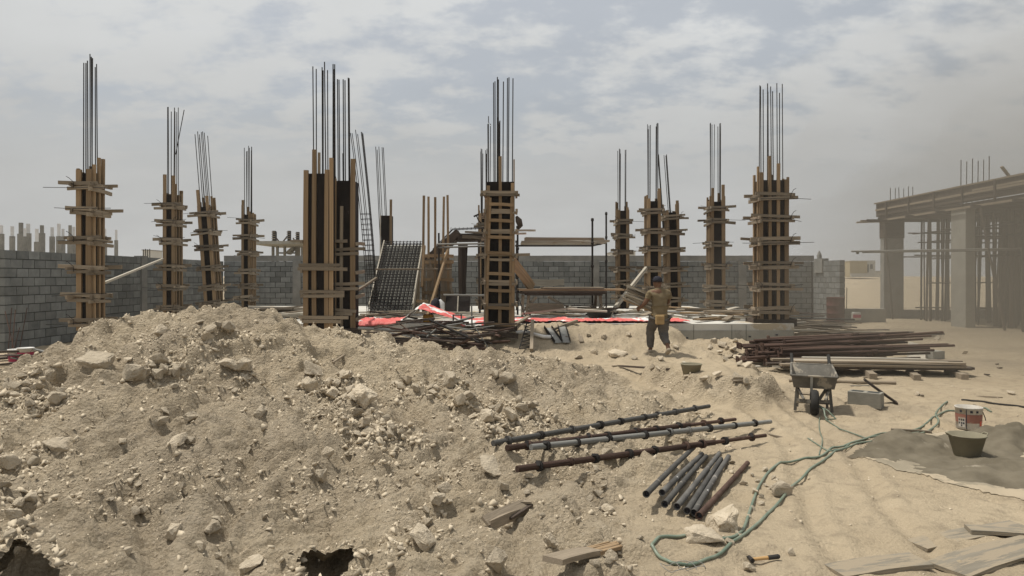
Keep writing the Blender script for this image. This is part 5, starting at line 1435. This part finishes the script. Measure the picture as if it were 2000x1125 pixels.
# ------------------------------------------------------------------ props lying on the mound
def rest_line(p0, p1, r_, sink=.35):
    """lift a straight bar until it rests on the ground"""
    n = 40
    ts = np.linspace(0, 1, n)
    X = p0.x + (p1.x - p0.x) * ts; Yy = p0.y + (p1.y - p0.y) * ts
    g = terrain(X, Yy)
    A_ = np.stack([1 - ts, ts], 1)
    z0, z1 = np.linalg.lstsq(A_, g, rcond=None)[0]
    gap = np.sort(g - (z0 + (z1 - z0) * ts))
    up = gap[int(n * .96)] + r_ * (1 - sink)
    return Vector((p0.x, p0.y, z0 + up)), Vector((p1.x, p1.y, z1 + up))
PR = [((963, 887), (1385, 808), 'galvd', 'topmost of four long steel props lying on the mound flank', .052), ((990, 894), (1436, 831), 'rust', 'second long steel prop on the mound flank, rust brown', .052),
      ((1037, 905), (1505, 838), 'galv', 'third long steel prop on the mound flank, pale grey', .052), ((1010, 957), (1495, 864), 'rust', 'lowest of the four long steel props on the mound flank, dark rust', .052)]
for (a, c_, m, lab, dm) in PR:
    p0, p1 = rest_line(on_ground(*a), on_ground(*c_), dm / 2)
    o = thing('steel_prop', lab, 'prop', p0, group='long props on the mound')
    d = p1 - p0
    k = .74 if m == 'rust' else .9
    tube('outer_tube', (0, 0, 0), d * k, dm, M[m], o, n=12, segs=8, jit=.03)
    tube('inner_tube', d * (k - .01), d, dm * (.72 if m == 'rust' else .9), M[m], o, n=12)
    for q in range(9):
        t = (q + .5 + R.uniform(-.2, .2)) / 9 * .96
        tube('collar', d * t, d * (t + .006 + .006 * R.random()), dm * R.uniform(1.35, 1.65), M['steel' if R.random() < .5 else m], o, n=12)
        if q % 2 == 0:
            b = MB(); c0 = d * t + Vector((0, 0, dm * .2)); b.box(c0, (.03, .05, .05), Matrix.Rotation(R.uniform(0, 3), 3, 'X')); b.build('lug', M['steel'], o)
SH = [((1262, 1005), (1355, 898), 'galv'), ((1293, 984), (1371, 895), 'galv'), ((1298, 1008), (1379, 900), 'galv'), ((1322, 1010), (1405, 888), 'galv'), ((1342, 1013), (1408, 900), 'galv'), ((1355, 1013), (1423, 895), 'galv'), ((1365, 1018), (1460, 911), 'rust')]
sl = ['leftmost of the seven short steel tubes beside the hose', 'second short steel tube from the left, set a little higher', 'third short steel tube, flecked with white mortar', 'middle one of the seven short steel tubes',
      'fifth short steel tube from the left beside the hose', 'sixth short steel tube from the left, with a white splash', 'rightmost short steel tube, rust brown and flared at its end']
for (a, c_, m), lab in zip(SH, sl):
    p0, p1 = rest_line(on_ground(*a), on_ground(*c_), .021)
    o = thing('short_tube', lab, 'tube', p0, group='short steel tubes by the hose')
    d = p1 - p0
    M_ = M['galvd'] if m == 'galv' and 'galvd' in M else M[m]
    b = MB(); L = d.length; u = d.normalized()
    b.tube([Vector((0, 0, 0)), d * .02, d * .5 + Vector((R.uniform(-.004, .004), 0, .002)), d * .98, d], [.026, .022, .021, .021, .022], 14, cap=False); oo = b.build('wall', M_, o)
    mm = oo.modifiers.new('s', 'SOLIDIFY'); mm.thickness = .004
    tube('bore_shade', d * .015, d * .985, .034, M['blackp'], o, n=10)  # solid black core paints the dark inside the open tube
    if lab.startswith('second') or lab.startswith('sixth'):
        b = MB(); b.box(d * .3 + Vector((0, -.019, .012)), (.02, .012, .02)); b.build('mortar_splash', M['whitep'], o)

# broken plank, channel of nailed timber, hammer
q0, q1 = rest_line(on_ground(1098, 1124), on_ground(1205, 1066), .01)
bpk = thing('broken_plank', 'splintered plank lying at the bottom edge left of the hose loop', 'plank', q0)
d = q1 - q0; sd = Vector((0, 0, 1)).cross(d).normalized()
beam('sound_end', -d * .15, d * .55, .11, .028, M['oldwood'], bpk)
for k in range(9):
    off = sd * (-.05 + .0125 * k); e = .85 + .55 * R.random() + .03 * (8 - k)
    beam('splinter', d * .5 + off, d * e + off * R.uniform(.7, 1.2) + Vector((0, 0, R.uniform(-.004, .012))), .014, .02, M['timber'], bpk)
lt = thing('nailed_timber', 'short nailed angle of two weathered boards on the mound slope', 'timber', on_ground(947, 1030, .0))
e1 = on_ground(1026, 1004, .06) - lt.location
beam('board', (0, 0, .03), e1, .07, .018, M['oldwood'], lt, .7); beam('board', (.03, .0, .0), e1 * .97 + Vector((.02, 0, -.05)), .018, .07, M['oldwood'], lt)
beam('cross_piece', e1 * .55 + Vector((0, -.03, -.02)), e1 * 1.08 + Vector((.01, -.01, -.01)), .06, .018, M['darkwood'], lt); beam('cross_piece', e1 * .98 + Vector((-.04, 0, .02)), e1 + Vector((.04, .01, .01)), .05, .015, M['oldwood'], lt)
hm = thing('claw_hammer', 'claw hammer with orange wooden handle on the sand at the bottom', 'hammer', on_ground(1466, 1102, .012))
he = on_ground(1523, 1096, .015) - hm.location
b = MB(); b.tube([Vector((0, 0, .012)), he * .35 + Vector((0, 0, .01)), he * .62 + Vector((0, 0, .008))], [.009, .010, .011], 10); b.build('handle', M['handle'], hm)
b = MB(); b.tube([he * .6 + Vector((0, 0, .008)), he * .95 + Vector((0, 0, .007)), he + Vector((0, 0, .006))], [.013, .014, .009], 10); b.build('grip', M['rubber'], hm)
b = MB(); b.tube([Vector((-.006, .045, .012)), Vector((-.002, .02, .02)), Vector((.002, -.03, .016))], [.004, .010, .014], 8); b.build('head', M['steel'], hm)
for i, (a, c_, rr) in enumerate((((1300, 1118), (1400, 1122), .05), ((1310, 1108), (1360, 1126), .04))):
    c = on_ground(1325 + 25 * i, 1116)
    b = MB(); b.tube([c + Vector((rr * 2 * math.cos(t), rr * math.sin(t), .01 + .03 * abs(math.sin(t * 1.5)))) for t in np.linspace(0, 5.2 + i, 22)], .0022, 5)
    b.build('wire_coil', M['galv'], label=('left' if i == 0 else 'right') + ' tangle of thin wire below the hose loop', cat='wire', group='wire tangles')
beam('stick', on_ground(650, 712, .02), on_ground(712, 672, .03), .02, .02, M['oldwood'], label='thin stick lying on the upper slope of the mound', cat='stick')

# ------------------------------------------------------------------ the worker
def skin(name, verts, edges, mat_, parent, sub=2, root=0, fold=0.0):
    me = bpy.data.meshes.new(name)
    me.from_pydata([v[0] for v in verts], edges, [])
    o = bpy.data.objects.new(name, me); COL.objects.link(o)
    m1 = o.modifiers.new('skin', 'SKIN'); m1.use_smooth_shade = True
    for i, v in enumerate(verts):
        r_ = v[1]; sv = me.skin_vertices[0].data[i]
        sv.radius = r_ if isinstance(r_, tuple) else (r_, r_)
        sv.use_root = (i == root)
    m2 = o.modifiers.new('sub', 'SUBSURF'); m2.levels = sub; m2.render_levels = sub
    dg = bpy.context.evaluated_depsgraph_get()
    ev = bpy.data.meshes.new_from_object(o.evaluated_get(dg))
    ev.materials.clear(); ev.materials.append(mat_)
    bpy.data.objects.remove(o)
    ev.polygons.foreach_set('use_smooth', [True] * len(ev.polygons))
    if fold:
        for v in ev.vertices:
            q = v.co * 1.0; k_ = mnoise.noise(Vector((q.x * 9, q.y * 9, q.z * 16))) * fold + mnoise.noise(q * 25) * fold * .5
            v.co += v.normal * k_
    n = link(name, ev, None, parent)
    return n
PX, PY = X_(1288, 14.35), 14.35
pz = hz(PX - .03, PY) + .005
wk = thing('person', 'worker in tan T-shirt and black cap walking away with timber in his arms', 'person', (PX, PY, pz), (0, 0, math.radians(12)))
wk.scale = (1.06, 1.0, .93)
bv = [((0, 0, .86), (.12, .10)), ((0, .01, 1.02), (.115, .09)), ((.01, .02, 1.20), (.14, .10)), ((.01, .03, 1.34), (.11, .08)), ((0, .05, 1.42), .052), ((-.005, .065, 1.46), .055), ((-.01, .085, 1.53), (.072, .088)), ((-.01, .08, 1.60), (.064, .078)),
      ((-.165, .03, 1.33), .058), ((-.27, .06, 1.10), .045), ((-.34, .22, .98), .032), ((-.36, .27, .96), .034),
      ((.175, .03, 1.33), .058), ((.24, .14, 1.10), .045), ((.0, .29, 1.05), .032), ((-.07, .31, 1.05), .034),
      ((-.085, 0, .80), .085), ((-.11, .20, .49), .055), ((-.10, .20, .12), .040), ((-.10, .22, .06), .042), ((-.11, .34, .035), .034),
      ((.085, 0, .80), .085), ((.08, .04, .45), .055), ((.06, -.25, .22), .040), ((.06, -.29, .16), .042), ((.06, -.25, .045), .034),
      ((-.01, .185, 1.525), .012), ((-.09, .085, 1.525), .016), ((.07, .085, 1.525), .016)]
be = [(0, 1), (1, 2), (2, 3), (3, 4), (4, 5), (5, 6), (6, 7), (3, 8), (8, 9), (9, 10), (10, 11), (3, 12), (12, 13), (13, 14), (14, 15), (0, 16), (16, 17), (17, 18), (18, 19), (19, 20), (0, 21), (21, 22), (22, 23), (23, 24), (24, 25), (6, 26), (6, 27), (6, 28)]
for base_i, sgn in ((11, 1), (15, -1)):
    bx_, by_, bz_ = bv[base_i][0]
    for f in range(5):
        ang = (-.9 if f == 0 else -.3 + .2 * f) * 1.0
        Lf_ = (.045, .06, .065, .06, .05)[f]
        p1 = (bx_ + sgn * Lf_ * .6, by_ + .025 - .012 * f, bz_ + .03 - .018 * f + (.02 if f == 0 else 0))
        p2 = (p1[0] + sgn * Lf_ * .5, p1[1] - .012, p1[2] + .012)
        n0 = len(bv); bv += [(p1, .009), (p2, .008)]; be += [(base_i, n0), (n0, n0 + 1)]
skin('body', bv, be, M['skin'], wk)
# T-shirt
sv = [((0, 0, .90), (.155, .125)), ((0, .01, 1.02), (.145, .115)), ((.01, .02, 1.18), (.165, .125)), ((.01, .025, 1.32), (.135, .105)), ((.0, .045, 1.425), (.068, .066)),
      ((-.17, .03, 1.325), .080), ((-.225, .065, 1.18), .068), ((.18, .03, 1.325), .080), ((.228, .07, 1.18), .068), ((0, -.005, .82), (.15, .125))]
skin('t_shirt', sv, [(9, 0), (0, 1), (1, 2), (2, 3), (3, 4), (3, 5), (5, 6), (3, 7), (7, 8)], M['shirt'], wk, sub=3, fold=.014)
# trousers
tv = [((0, 0, .88), (.155, .125)), ((-.085, 0, .78), .118), ((-.11, .18, .51), .082), ((-.105, .195, .30), .072), ((-.10, .20, .12), .062), ((.085, 0, .78), .118), ((.085, .03, .47), .09), ((.07, -.10, .34), .074), ((.062, -.235, .235), .062)]
tv = [(p_, tuple(k_ * 1.08 for k_ in r_) if isinstance(r_, tuple) else r_ * 1.12) for (p_, r_) in tv]
skin('trousers', tv, [(0, 1), (1, 2), (2, 3), (3, 4), (0, 5), (5, 6), (6, 7), (7, 8)], M['pants'], wk, sub=3, fold=.012)
for (q0, q1, q2) in ((((-.10, .14, .05)), (-.105, .24, .05), (-.11, .38, .038)), ((.06, -.335, .17), (.06, -.29, .11), (.06, -.20, .035))):
    skin('shoe', [(q0, .045), (q1, .05), (q2, .042)], [(0, 1), (1, 2)], M['shoe'], wk)
b = MB(); b.lathe([(.0, .105), (.04, .10), (.075, .07), (.088, .02), (.09, -.02), (.084, -.02)], 18, (-.01, .075, 1.585), 1.12); b.add([(-.075, .155, 1.575), (.055, .155, 1.575), (.04, .25, 1.56), (-.01, .27, 1.558), (-.06, .25, 1.56)], [(0, 1, 2, 3, 4)]); b.build('cap', M['cap'], wk)
b = MB(); b.lathe([(.16, .0), (.163, .035), (.157, .035)], 20, (0, 0, .845), .82); b.build('tool_belt', M['leather'], wk)
pou = MB(); pou.box((-.06, -.165, .76), (.17, .07, .20)); pou.build('tool_pouch', M['leather'], wk, bevel=.02)
pou = MB(); pou.box((-.06, -.205, .80), (.15, .015, .07)); pou.build('pouch_flap', M['leather'], wk, bevel=.006)
# timber held across the arms
tbn = thing('timber_bundle', 'bundle of short planks carried in the arms of the worker', 'timber', (PX - .32, PY + .16, pz + .95))
rb = random.Random(3)
for k in range(18):
    a = Vector((-.34 + rb.uniform(-.05, .05), .02 + rb.uniform(-.1, .1), .14 + .018 * k + rb.uniform(-.02, .02))); c_ = Vector((.26 + rb.uniform(-.08, .05), -.05 + rb.uniform(-.08, .05), -.10 + .018 * k + rb.uniform(-.02, .02)))
    beam('plank', a, c_, .09, .03, M[rb.choice(['timber', 'oldwood', 'greywood'])], tbn)

# ------------------------------------------------------------------ rocks
def rock_mesh(seed, npts, flat=1.0, big=False):
    r = random.Random(seed); bm = bmesh.new()
    for k in range(npts):
        v = Vector((r.uniform(-1, 1), r.uniform(-1, 1), r.uniform(-1, 1)))
        v = v / max(abs(v.x), abs(v.y), abs(v.z)) * r.uniform(.72, 1.0); v *= 1 - .22 * max(0, v.length - 1)
        bm.verts.new((v.x * .5 * r.uniform(.85, 1.08), v.y * .42, v.z * .36 * flat))
    res = bmesh.ops.convex_hull(bm, input=bm.verts)
    junk = [g for g in res['geom_interior'] if isinstance(g, bmesh.types.BMVert)]
    bmesh.ops.delete(bm, geom=junk, context='VERTS')
    bmesh.ops.dissolve_limit(bm, angle_limit=math.radians(11), verts=bm.verts, edges=bm.edges)
    bmesh.ops.bevel(bm, geom=bm.edges[:], offset=.024, segments=1, affect='EDGES', profile=.6)
    if big:
        bmesh.ops.triangulate(bm, faces=bm.faces[:]); bmesh.ops.subdivide_edges(bm, edges=bm.edges[:], cuts=2, use_grid_fill=True)
        for v in bm.verts:
            q = v.co + Vector((seed * 1.7, 0, 0))
            v.co += v.co.normalized() * (.075 * mnoise.noise(q * 3.5) + .04 * mnoise.noise(q * 9) + .02 * mnoise.noise(q * 22))
    me = bpy.data.meshes.new('rock'); bm.to_mesh(me); bm.free()
    me.polygons.foreach_set('use_smooth', [True] * len(me.polygons))
    me.materials.append(M['rock'])
    try: me.set_sharp_from_angle(angle=math.radians(24))
    except Exception: pass
    return me
ROCKS = [rock_mesh(300 + i, 11 + i % 6, (1.0, .8, 1.15, .6)[i % 4]) for i in range(14)]
BIGR = [rock_mesh(400 + i, 14 + i % 4, (1.0, .75, .9)[i % 3], True) for i in range(8)]
FLATR = [rock_mesh(500 + i, 13, .42, True) for i in range(6)]
rr_ = random.Random(77)
def rock(p, size, label, group, kind='r', yaw=None):
    if float(pit_q(np.array([p.x]), np.array([p.y]))[0]) < 1.25: return None
    me = rr_.choice({'r': ROCKS, 'b': BIGR, 'f': FLATR}[kind])
    o = link('rock', me)
    e = Euler((rr_.gauss(0, .35), rr_.gauss(0, .35), rr_.uniform(0, 6.28) if yaw is None else yaw))
    if kind == 'f':
        dx = hz(p.x + .08, p.y) - hz(p.x - .08, p.y); dy = hz(p.x, p.y + .08) - hz(p.x, p.y - .08)
        e = Euler((max(-.6, min(.6, dy / .16)) + rr_.gauss(0, .1), max(-.5, min(.5, -dx / .16)), rr_.uniform(-.5, .5) if yaw is None else yaw))
    o.rotation_euler = e
    s = size * 1.22
    o.scale = (s, s * rr_.uniform(.8, 1.05), s * rr_.uniform(.85, 1.15))
    o.location = (p.x, p.y, p.z + size * (.24 if kind != 'f' else .09))
    return tag(o, label, 'rock', group)
SPECIAL = [(968, 903, 62, 'f', 'large flat rock at the left ends of the long props'), (1412, 1024, 62, 'b', 'largest angular rock beside the hose, below the short tubes'), (1375, 1046, 75, 'f', 'wide flat rock half buried inside the hose loop'),
           (1526, 962, 44, 'b', 'square rock lying between the two runs of the hose'), (18, 908, 36, 'b', 'whitest rock at the left edge of the picture'), (112, 879, 66, 'f', 'long flat slab of rock low on the left of the mound'),
           (186, 699, 62, 'f', 'big layered flat rock high on the left shoulder of the mound'), (824, 1064, 58, 'b', 'big round rock at the foot of the mound near the pit'), (710, 782, 50, 'b', 'largest rock in the rubble cluster at the middle of the mound'),
           (447, 713, 48, 'f', 'smooth tilted rock face high on the middle of the mound'), (969, 1100, 40, 'b', 'upright rock at the bottom edge left of the broken plank'), (316, 646, 32, 'b', 'round rock alone on the crest of the mound'),
           (1463, 1112, 28, 'b', 'small white rock just left of the orange handled hammer'), (490, 1102, 52, 'f', 'half buried flat rock at the bottom edge near the pit'), (259, 738, 42, 'b', 'leftmost big rock of the upper left rubble cluster'),
           (412, 1034, 42, 'b', 'overhanging rock low on the left half of the mound'), (990, 749, 34, 'b', 'rounded rock on the right part of the crest'), (1545, 1083, 18, 'r', 'lone small rock on the sand right of the hammer'),
           (1207, 689, 36, 'f', 'flat rock on the dirt left of the feet of the worker'), (610, 728, 40, 'b', 'tall rock on the crest left of the rubble cluster')]
for (x, y, w_, k_, lab) in SPECIAL:
    p = on_ground(x, y + w_ * .15); rock(p, w_ * p.y / FP, lab, 'singular rocks', k_, 0.2 if k_ == 'f' else None)
CL = {
 'upper left': [(444, 648, 36), (477, 718, 34), (480, 743, 20), (311, 708, 33), (319, 726, 25), (339, 733, 23), (306, 737, 25), (286, 733, 19), (330, 712, 17), (345, 718, 16), (412, 652, 22), (405, 662, 24), (425, 640, 22), (350, 722, 18), (298, 722, 17)],
 'far left': [(95, 742, 30), (74, 761, 26), (109, 790, 30), (30, 758, 22), (33, 773, 22), (50, 770, 21), (65, 906, 26), (38, 988, 28), (28, 1012, 35), (60, 974, 26), (15, 775, 20), (52, 752, 20), (80, 782, 18), (20, 790, 22), (60, 790, 20), (118, 768, 22), (88, 800, 16), (12, 760, 18), (44, 740, 18), (70, 732, 18), (8, 960, 24), (46, 1030, 20), (20, 1050, 22)],
 'middle': [(670, 733, 19), (638, 753, 26), (658, 761, 21), (683, 763, 22), (603, 763, 30), (648, 776, 30), (656, 745, 20), (672, 735, 21), (714, 831, 32), (698, 812, 26), (721, 847, 26), (696, 852, 20), (766, 836, 20), (759, 854, 22), (796, 747, 26), (780, 759, 20), (815, 759, 19), (847, 773, 24), (880, 749, 38), (735, 838, 20), (745, 848, 18), (728, 862, 16), (704, 838, 18), (752, 822, 17), (690, 782, 17), (672, 776, 16), (740, 858, 15), (780, 845, 16), (630, 770, 20), (662, 788, 15)],
 'right': [(917, 773, 26), (970, 735, 19), (950, 817, 28), (971, 805, 27), (997, 812, 30), (1013, 787, 19), (1020, 800, 25), (922, 815, 18), (899, 791, 27), (971, 824, 18), (1001, 852, 20), (973, 850, 19), (1085, 819, 15), (1040, 806, 17), (1058, 815, 16), (1030, 818, 18), (985, 838, 17), (960, 838, 16), (1045, 790, 14), (935, 800, 15), (1068, 800, 13), (1012, 830, 15), (990, 860, 14), (955, 855, 15)],
}
for cname, L in CL.items():
    for (x, y, w_) in L:
        p = on_ground(x, y + w_ * .12); rock(p, w_ * p.y / FP, '%s limestone rock in the %s rubble cluster of the dirt mound' % ('big' if w_ > 26 else 'medium sized' if w_ > 19 else 'small', cname), 'rocks of the %s rubble cluster' % cname, 'b' if w_ > 27 else 'r')
SC = [(372, 820, 30), (507, 811, 30), (319, 826, 26), (341, 866, 36), (369, 864, 23), (635, 893, 28), (628, 935, 33), (276, 1004, 23), (264, 1018, 19), (339, 1048, 36), (424, 1020, 23), (251, 1082, 26), (394, 1068, 26), (427, 1090, 18), (517, 1012, 18), (442, 982, 16), (218, 993, 13), (238, 864, 18), (271, 947, 16), (352, 952, 18), (321, 806, 20),
      (870, 959, 28), (854, 983, 28), (878, 987, 14), (833, 1006, 19), (837, 1027, 27), (1081, 1064, 33), (1186, 999, 31), (1197, 1090, 25), (1162, 1102, 19), (983, 955, 22), (1029, 964, 17), (1032, 936, 18), (1188, 894, 27), (1167, 966, 23), (1151, 978, 16), (1162, 916, 19), (1179, 957, 15), (1208, 1084, 16), (1060, 1010, 15), (1130, 1020, 14)]
def region(p):
    a = 'crest' if p.y > 7.6 else ('middle' if p.y > 5.6 else 'foot'); px = 1000 + p.x * FP / p.y
    c = 'far left' if px < 200 else ('left' if px < 420 else ('left centre' if px < 640 else ('centre' if px < 860 else ('right centre' if px < 1060 else 'right'))))
    return 'lone beige rock near the %s of the mound, on the %s of the picture' % (a, c), 'lone rocks near the mound %s, %s' % (a, c)
for (x, y, w_) in SC:
    p = on_ground(x, y + w_ * .12); rock(p, w_ * p.y / FP, *region(p), 'b' if w_ > 27 else 'r')
for cname, L in CL.items():
    for k in range(11):
        x, y, w_ = rr_.choice(L); x += rr_.gauss(0, 22); y += rr_.gauss(0, 12); w_ = rr_.uniform(10, 18)
        p = on_ground(x, y); rock(p, w_ * p.y / FP, '%s limestone rock in the %s rubble cluster of the dirt mound' % ('big' if w_ > 26 else 'medium sized' if w_ > 19 else 'small', cname), 'rocks of the %s rubble cluster' % cname, 'r')
for (x, y, w_) in ((1395, 668, 15), (1410, 675, 17), (1420, 681, 13), (1432, 687, 18), (1405, 690, 15), (1440, 701, 17), (1380, 655, 16), (1370, 648, 14), (1426, 697, 12), (1445, 712, 16), (1418, 705, 13), (1388, 680, 12), (1436, 668, 14), (1460, 716, 20), (1340, 735, 14), (1400, 738, 20), (1440, 742, 22), (1375, 742, 18), (1455, 752, 16)):
    p = on_ground(x, y + 2); rock(p, w_ * p.y / FP, 'small rock on the bank below the concrete edge beam', 'rocks below the edge beam', 'r')
for (x, y, w_) in ((1485, 985, 14), (1500, 1000, 10), (1480, 940, 12), (1497, 948, 13), (1510, 935, 12), (1443, 1045, 20), (1425, 1060, 16), (1404, 1080, 14), (1188, 1108, 18), (1230, 1112, 14), (1250, 1050, 12), (1275, 720, 12), (1285, 727, 11), (1160, 690, 13), (1885, 690, 12), (1790, 770, 12), (1975, 770, 14), (1830, 662, 14), (1492, 918, 13), (1476, 962, 15), (1488, 972, 11), (1470, 995, 14), (1462, 1010, 12), (1505, 955, 14), (1430, 905, 13), (1440, 930, 12), (1452, 945, 14), (1470, 930, 10), (1425, 920, 11), (1290, 700, 13), (1240, 700, 12), (1130, 700, 14), (1320, 680, 11), (1180, 660, 12), (1150, 655, 10), (1230, 655, 12)):
    p = on_ground(x, y + 2); rock(p, w_ * p.y / FP, 'small loose stone on the trodden sand of the yard', 'small stones on the yard sand', 'r')
n_named = sum(1 for o in bpy.data.objects if o.name.split('.')[0] == 'rock')
cnt = 0
while cnt < 40:
    x, y = rr_.uniform(-6, 2.4), rr_.uniform(4.0, 9.4)
    if abs(x) > .72 * y: continue
    z, mk = terrain(np.array([x]), np.array([y]), True)
    if mk[0] < .4: continue
    if float(fbm(np.array([x + 3]), np.array([y]), 1.1, 2)[0]) < -.02: continue
    sz = rr_.uniform(.035, .07) * (.8 + .03 * y)
    q = Vector((x, y, float(z[0]))); rock(q, sz, *region(q), 'r'); cnt += 1

# gravel and crumbs too many to count
def gravel():
    N_ = 90000
    rs = np.random.RandomState(5)
    Y = 3.6 + 7.6 * rs.rand(N_) ** 1.25
    X = (rs.rand(N_) * 2 - 1) * (.74 * Y + .3)
    Y2 = 11.0 + 5.0 * rs.rand(16000); X2 = -1.5 + 6.5 * rs.rand(16000)
    Xc, Yc_ = [], []
    for L in CL.values():
        for (x, y, w_) in L:
            p = on_ground(x, y + 4); k = 40
            Xc.append(p.x + rs.randn(k) * .13); Yc_.append(p.y + rs.randn(k) * .13)
    for (px, py, rx, ry) in PITS:
        a_ = rs.rand(60) * 6.283; r_ = 1.0 + .5 * rs.rand(60)
        Xc.append(px + rx * r_ * np.cos(a_)); Yc_.append(py + ry * r_ * np.sin(a_))
    Xm, Ym = -6 + 8.2 * rs.rand(9000), 3.4 + 6.0 * rs.rand(9000)
    okm = (fbm(Xm + 60, Ym, .9, 3) > .16 + .25 * (Ym < 5.4)) & (np.abs(Xm) < .75 * Ym)
    Xc.append(Xm[okm]); Yc_.append(Ym[okm])
    Xc, Yc_ = np.concatenate(Xc), np.concatenate(Yc_)
    X = np.concatenate([X, X2, Xc]); Y = np.concatenate([Y, Y2, Yc_])
    forced = np.zeros(len(X), bool); forced[N_ + 16000:] = True
    z, mk = terrain(X, Y, True)
    dens = (.09 + .91 * mk) * np.clip(.22 + 2.0 * fbm(X + 3, Y, 1.1, 3), .08, 1)
    dens = np.where(Y > 11.2, np.maximum(dens, .35 * (mk > .1)), dens)
    dens = np.where(Y < 5.6, dens * .55, dens)
    keep = ((rs.rand(len(X)) < dens) | forced) & (pit_q(X, Y) > .93)
    X, Y, z, mk, forced = X[keep], Y[keep], z[keep], mk[keep], forced[keep]
    n = len(X)
    size = .0045 + .024 * rs.rand(n) ** 6 + .0006 * Y
    size *= np.where(mk > .3, 1, .6)
    size = np.where(forced, .009 + .030 * rs.rand(n) ** 2.2, size)
    vs_, fs_ = [], []
    variants = []
    for s in range(8):
        bm = bmesh.new(); r = random.Random(900 + s)
        for k in range(7):
            v = Vector((r.uniform(-1, 1), r.uniform(-1, 1), r.uniform(-1, 1))); v /= max(abs(v.x), abs(v.y), abs(v.z)); bm.verts.new((v.x, v.y * .8, v.z * .5))
        bmesh.ops.convex_hull(bm, input=bm.verts); bmesh.ops.triangulate(bm, faces=bm.faces[:])
        bm.verts.index_update()
        variants.append((np.array([v.co[:] for v in bm.verts]), np.array([[v.index for v in f.verts] for f in bm.faces]))); bm.free()
    which = rs.randint(0, 8, n); off = 0
    for s in range(8):
        idx = np.where(which == s)[0]; m = len(idx)
        if not m: continue
        VV, FF = variants[s]
        q = rs.randn(m, 4); q /= np.linalg.norm(q, axis=1)[:, None]
        q[:, 1:3] *= .5; q /= np.linalg.norm(q, axis=1)[:, None]
        w_, x_, y_, z_ = q.T
        Rm = np.stack([np.stack([1 - 2 * (y_ ** 2 + z_ ** 2), 2 * (x_ * y_ - z_ * w_), 2 * (x_ * z_ + y_ * w_)], 1),
                       np.stack([2 * (x_ * y_ + z_ * w_), 1 - 2 * (x_ ** 2 + z_ ** 2), 2 * (y_ * z_ - x_ * w_)], 1),
                       np.stack([2 * (x_ * z_ - y_ * w_), 2 * (y_ * z_ + x_ * w_), 1 - 2 * (x_ ** 2 + y_ ** 2)], 1)], 1)
        P = np.einsum('mij,vj->mvi', Rm, VV) * (size[idx] * rs.uniform(.8, 1.2, m))[:, None, None]
        P += np.stack([X[idx], Y[idx], z[idx] + size[idx] * .08], 1)[:, None, :]
        vs_.append(P.reshape(-1, 3)); fs_.append((FF[None] + (np.arange(m) * len(VV))[:, None, None] + off).reshape(-1, 3)); off += m * len(VV)
    o = link('gravel', mesh_np('gravel', np.concatenate(vs_), np.concatenate(fs_)), M['pebble'])
    tag(o, 'crumbs of limestone and gravel strewn over the dirt mound', 'gravel', kind='stuff')
gravel()

# ------------------------------------------------------------------ dusty air
def vol(name, c, d, dens, col, label, cat):
    b = MB(); b.box(c, d); me = b.mesh(name)
    m = bpy.data.materials.new(name); m.use_nodes = True
    N, L = m.node_tree.nodes, m.node_tree.links
    N.clear()
    o_ = N.new('ShaderNodeOutputMaterial'); v = N.new('ShaderNodeVolumePrincipled')
    v.inputs['Density'].default_value = dens; v.inputs['Color'].default_value = (*col, 1)
    v.inputs['Anisotropy'].default_value = 0.2
    L.new(v.outputs[0], o_.inputs['Volume'])
    o = link(name, me, m)
    tag(o, label, cat, kind='stuff')
    return o
vol('haze', (0, 105, 2.3), (520, 330, 8.6), 0.0006, (0.92, 0.90, 0.86), 'pale dusty haze hanging over the whole site', 'haze')

def plume():
    m = bpy.data.materials.new('blown_dust'); m.use_nodes = True
    N, L = m.node_tree.nodes, m.node_tree.links
    N.clear()
    o_ = N.new('ShaderNodeOutputMaterial'); v = N.new('ShaderNodeVolumePrincipled')
    v.inputs['Color'].default_value = (0.33, 0.308, 0.265, 1); v.inputs['Anisotropy'].default_value = 0.1; v.inputs['Density'].default_value = DUST
    L.new(v.outputs[0], o_.inputs['Volume'])
    for k, (c, rad, lab) in enumerate((((14.5, 14.5, 2.6), (9.6, 12.0, 6.6), 'thin outer part of the dust cloud drifting over the right of the yard'),
                                       ((14.9, 14.2, 1.6), (8.6, 11.0, 5.0), 'middle part of the dust cloud drifting over the right of the yard'),
                                       ((12.6, 11.6, .6), (8.4, 10.0, 3.2), 'thick low part of the dust cloud over the right of the yard'),
                                       ((15.6, 15.0, 2.6), (7.4, 10.0, 5.6), 'upper part of the dust cloud in front of the half built house'))):
        bm = bmesh.new(); bmesh.ops.create_icosphere(bm, subdivisions=5, radius=1.0)
        for q in bm.verts:
            f = 1 + .20 * mnoise.noise(q.co * 2.1 + Vector((k * 3.3, 0, 0))) + .09 * mnoise.noise(q.co * 4.7)
            q.co = Vector((q.co.x * rad[0], q.co.y * rad[1], q.co.z * rad[2])) * f
        me = bpy.data.meshes.new('dust_cloud'); bm.to_mesh(me); bm.free()
        o = link('dust_cloud', me, m); o.location = c
        tag(o, lab, 'dust', 'blown dust', kind='stuff')
DUST = 0.0155
plume()
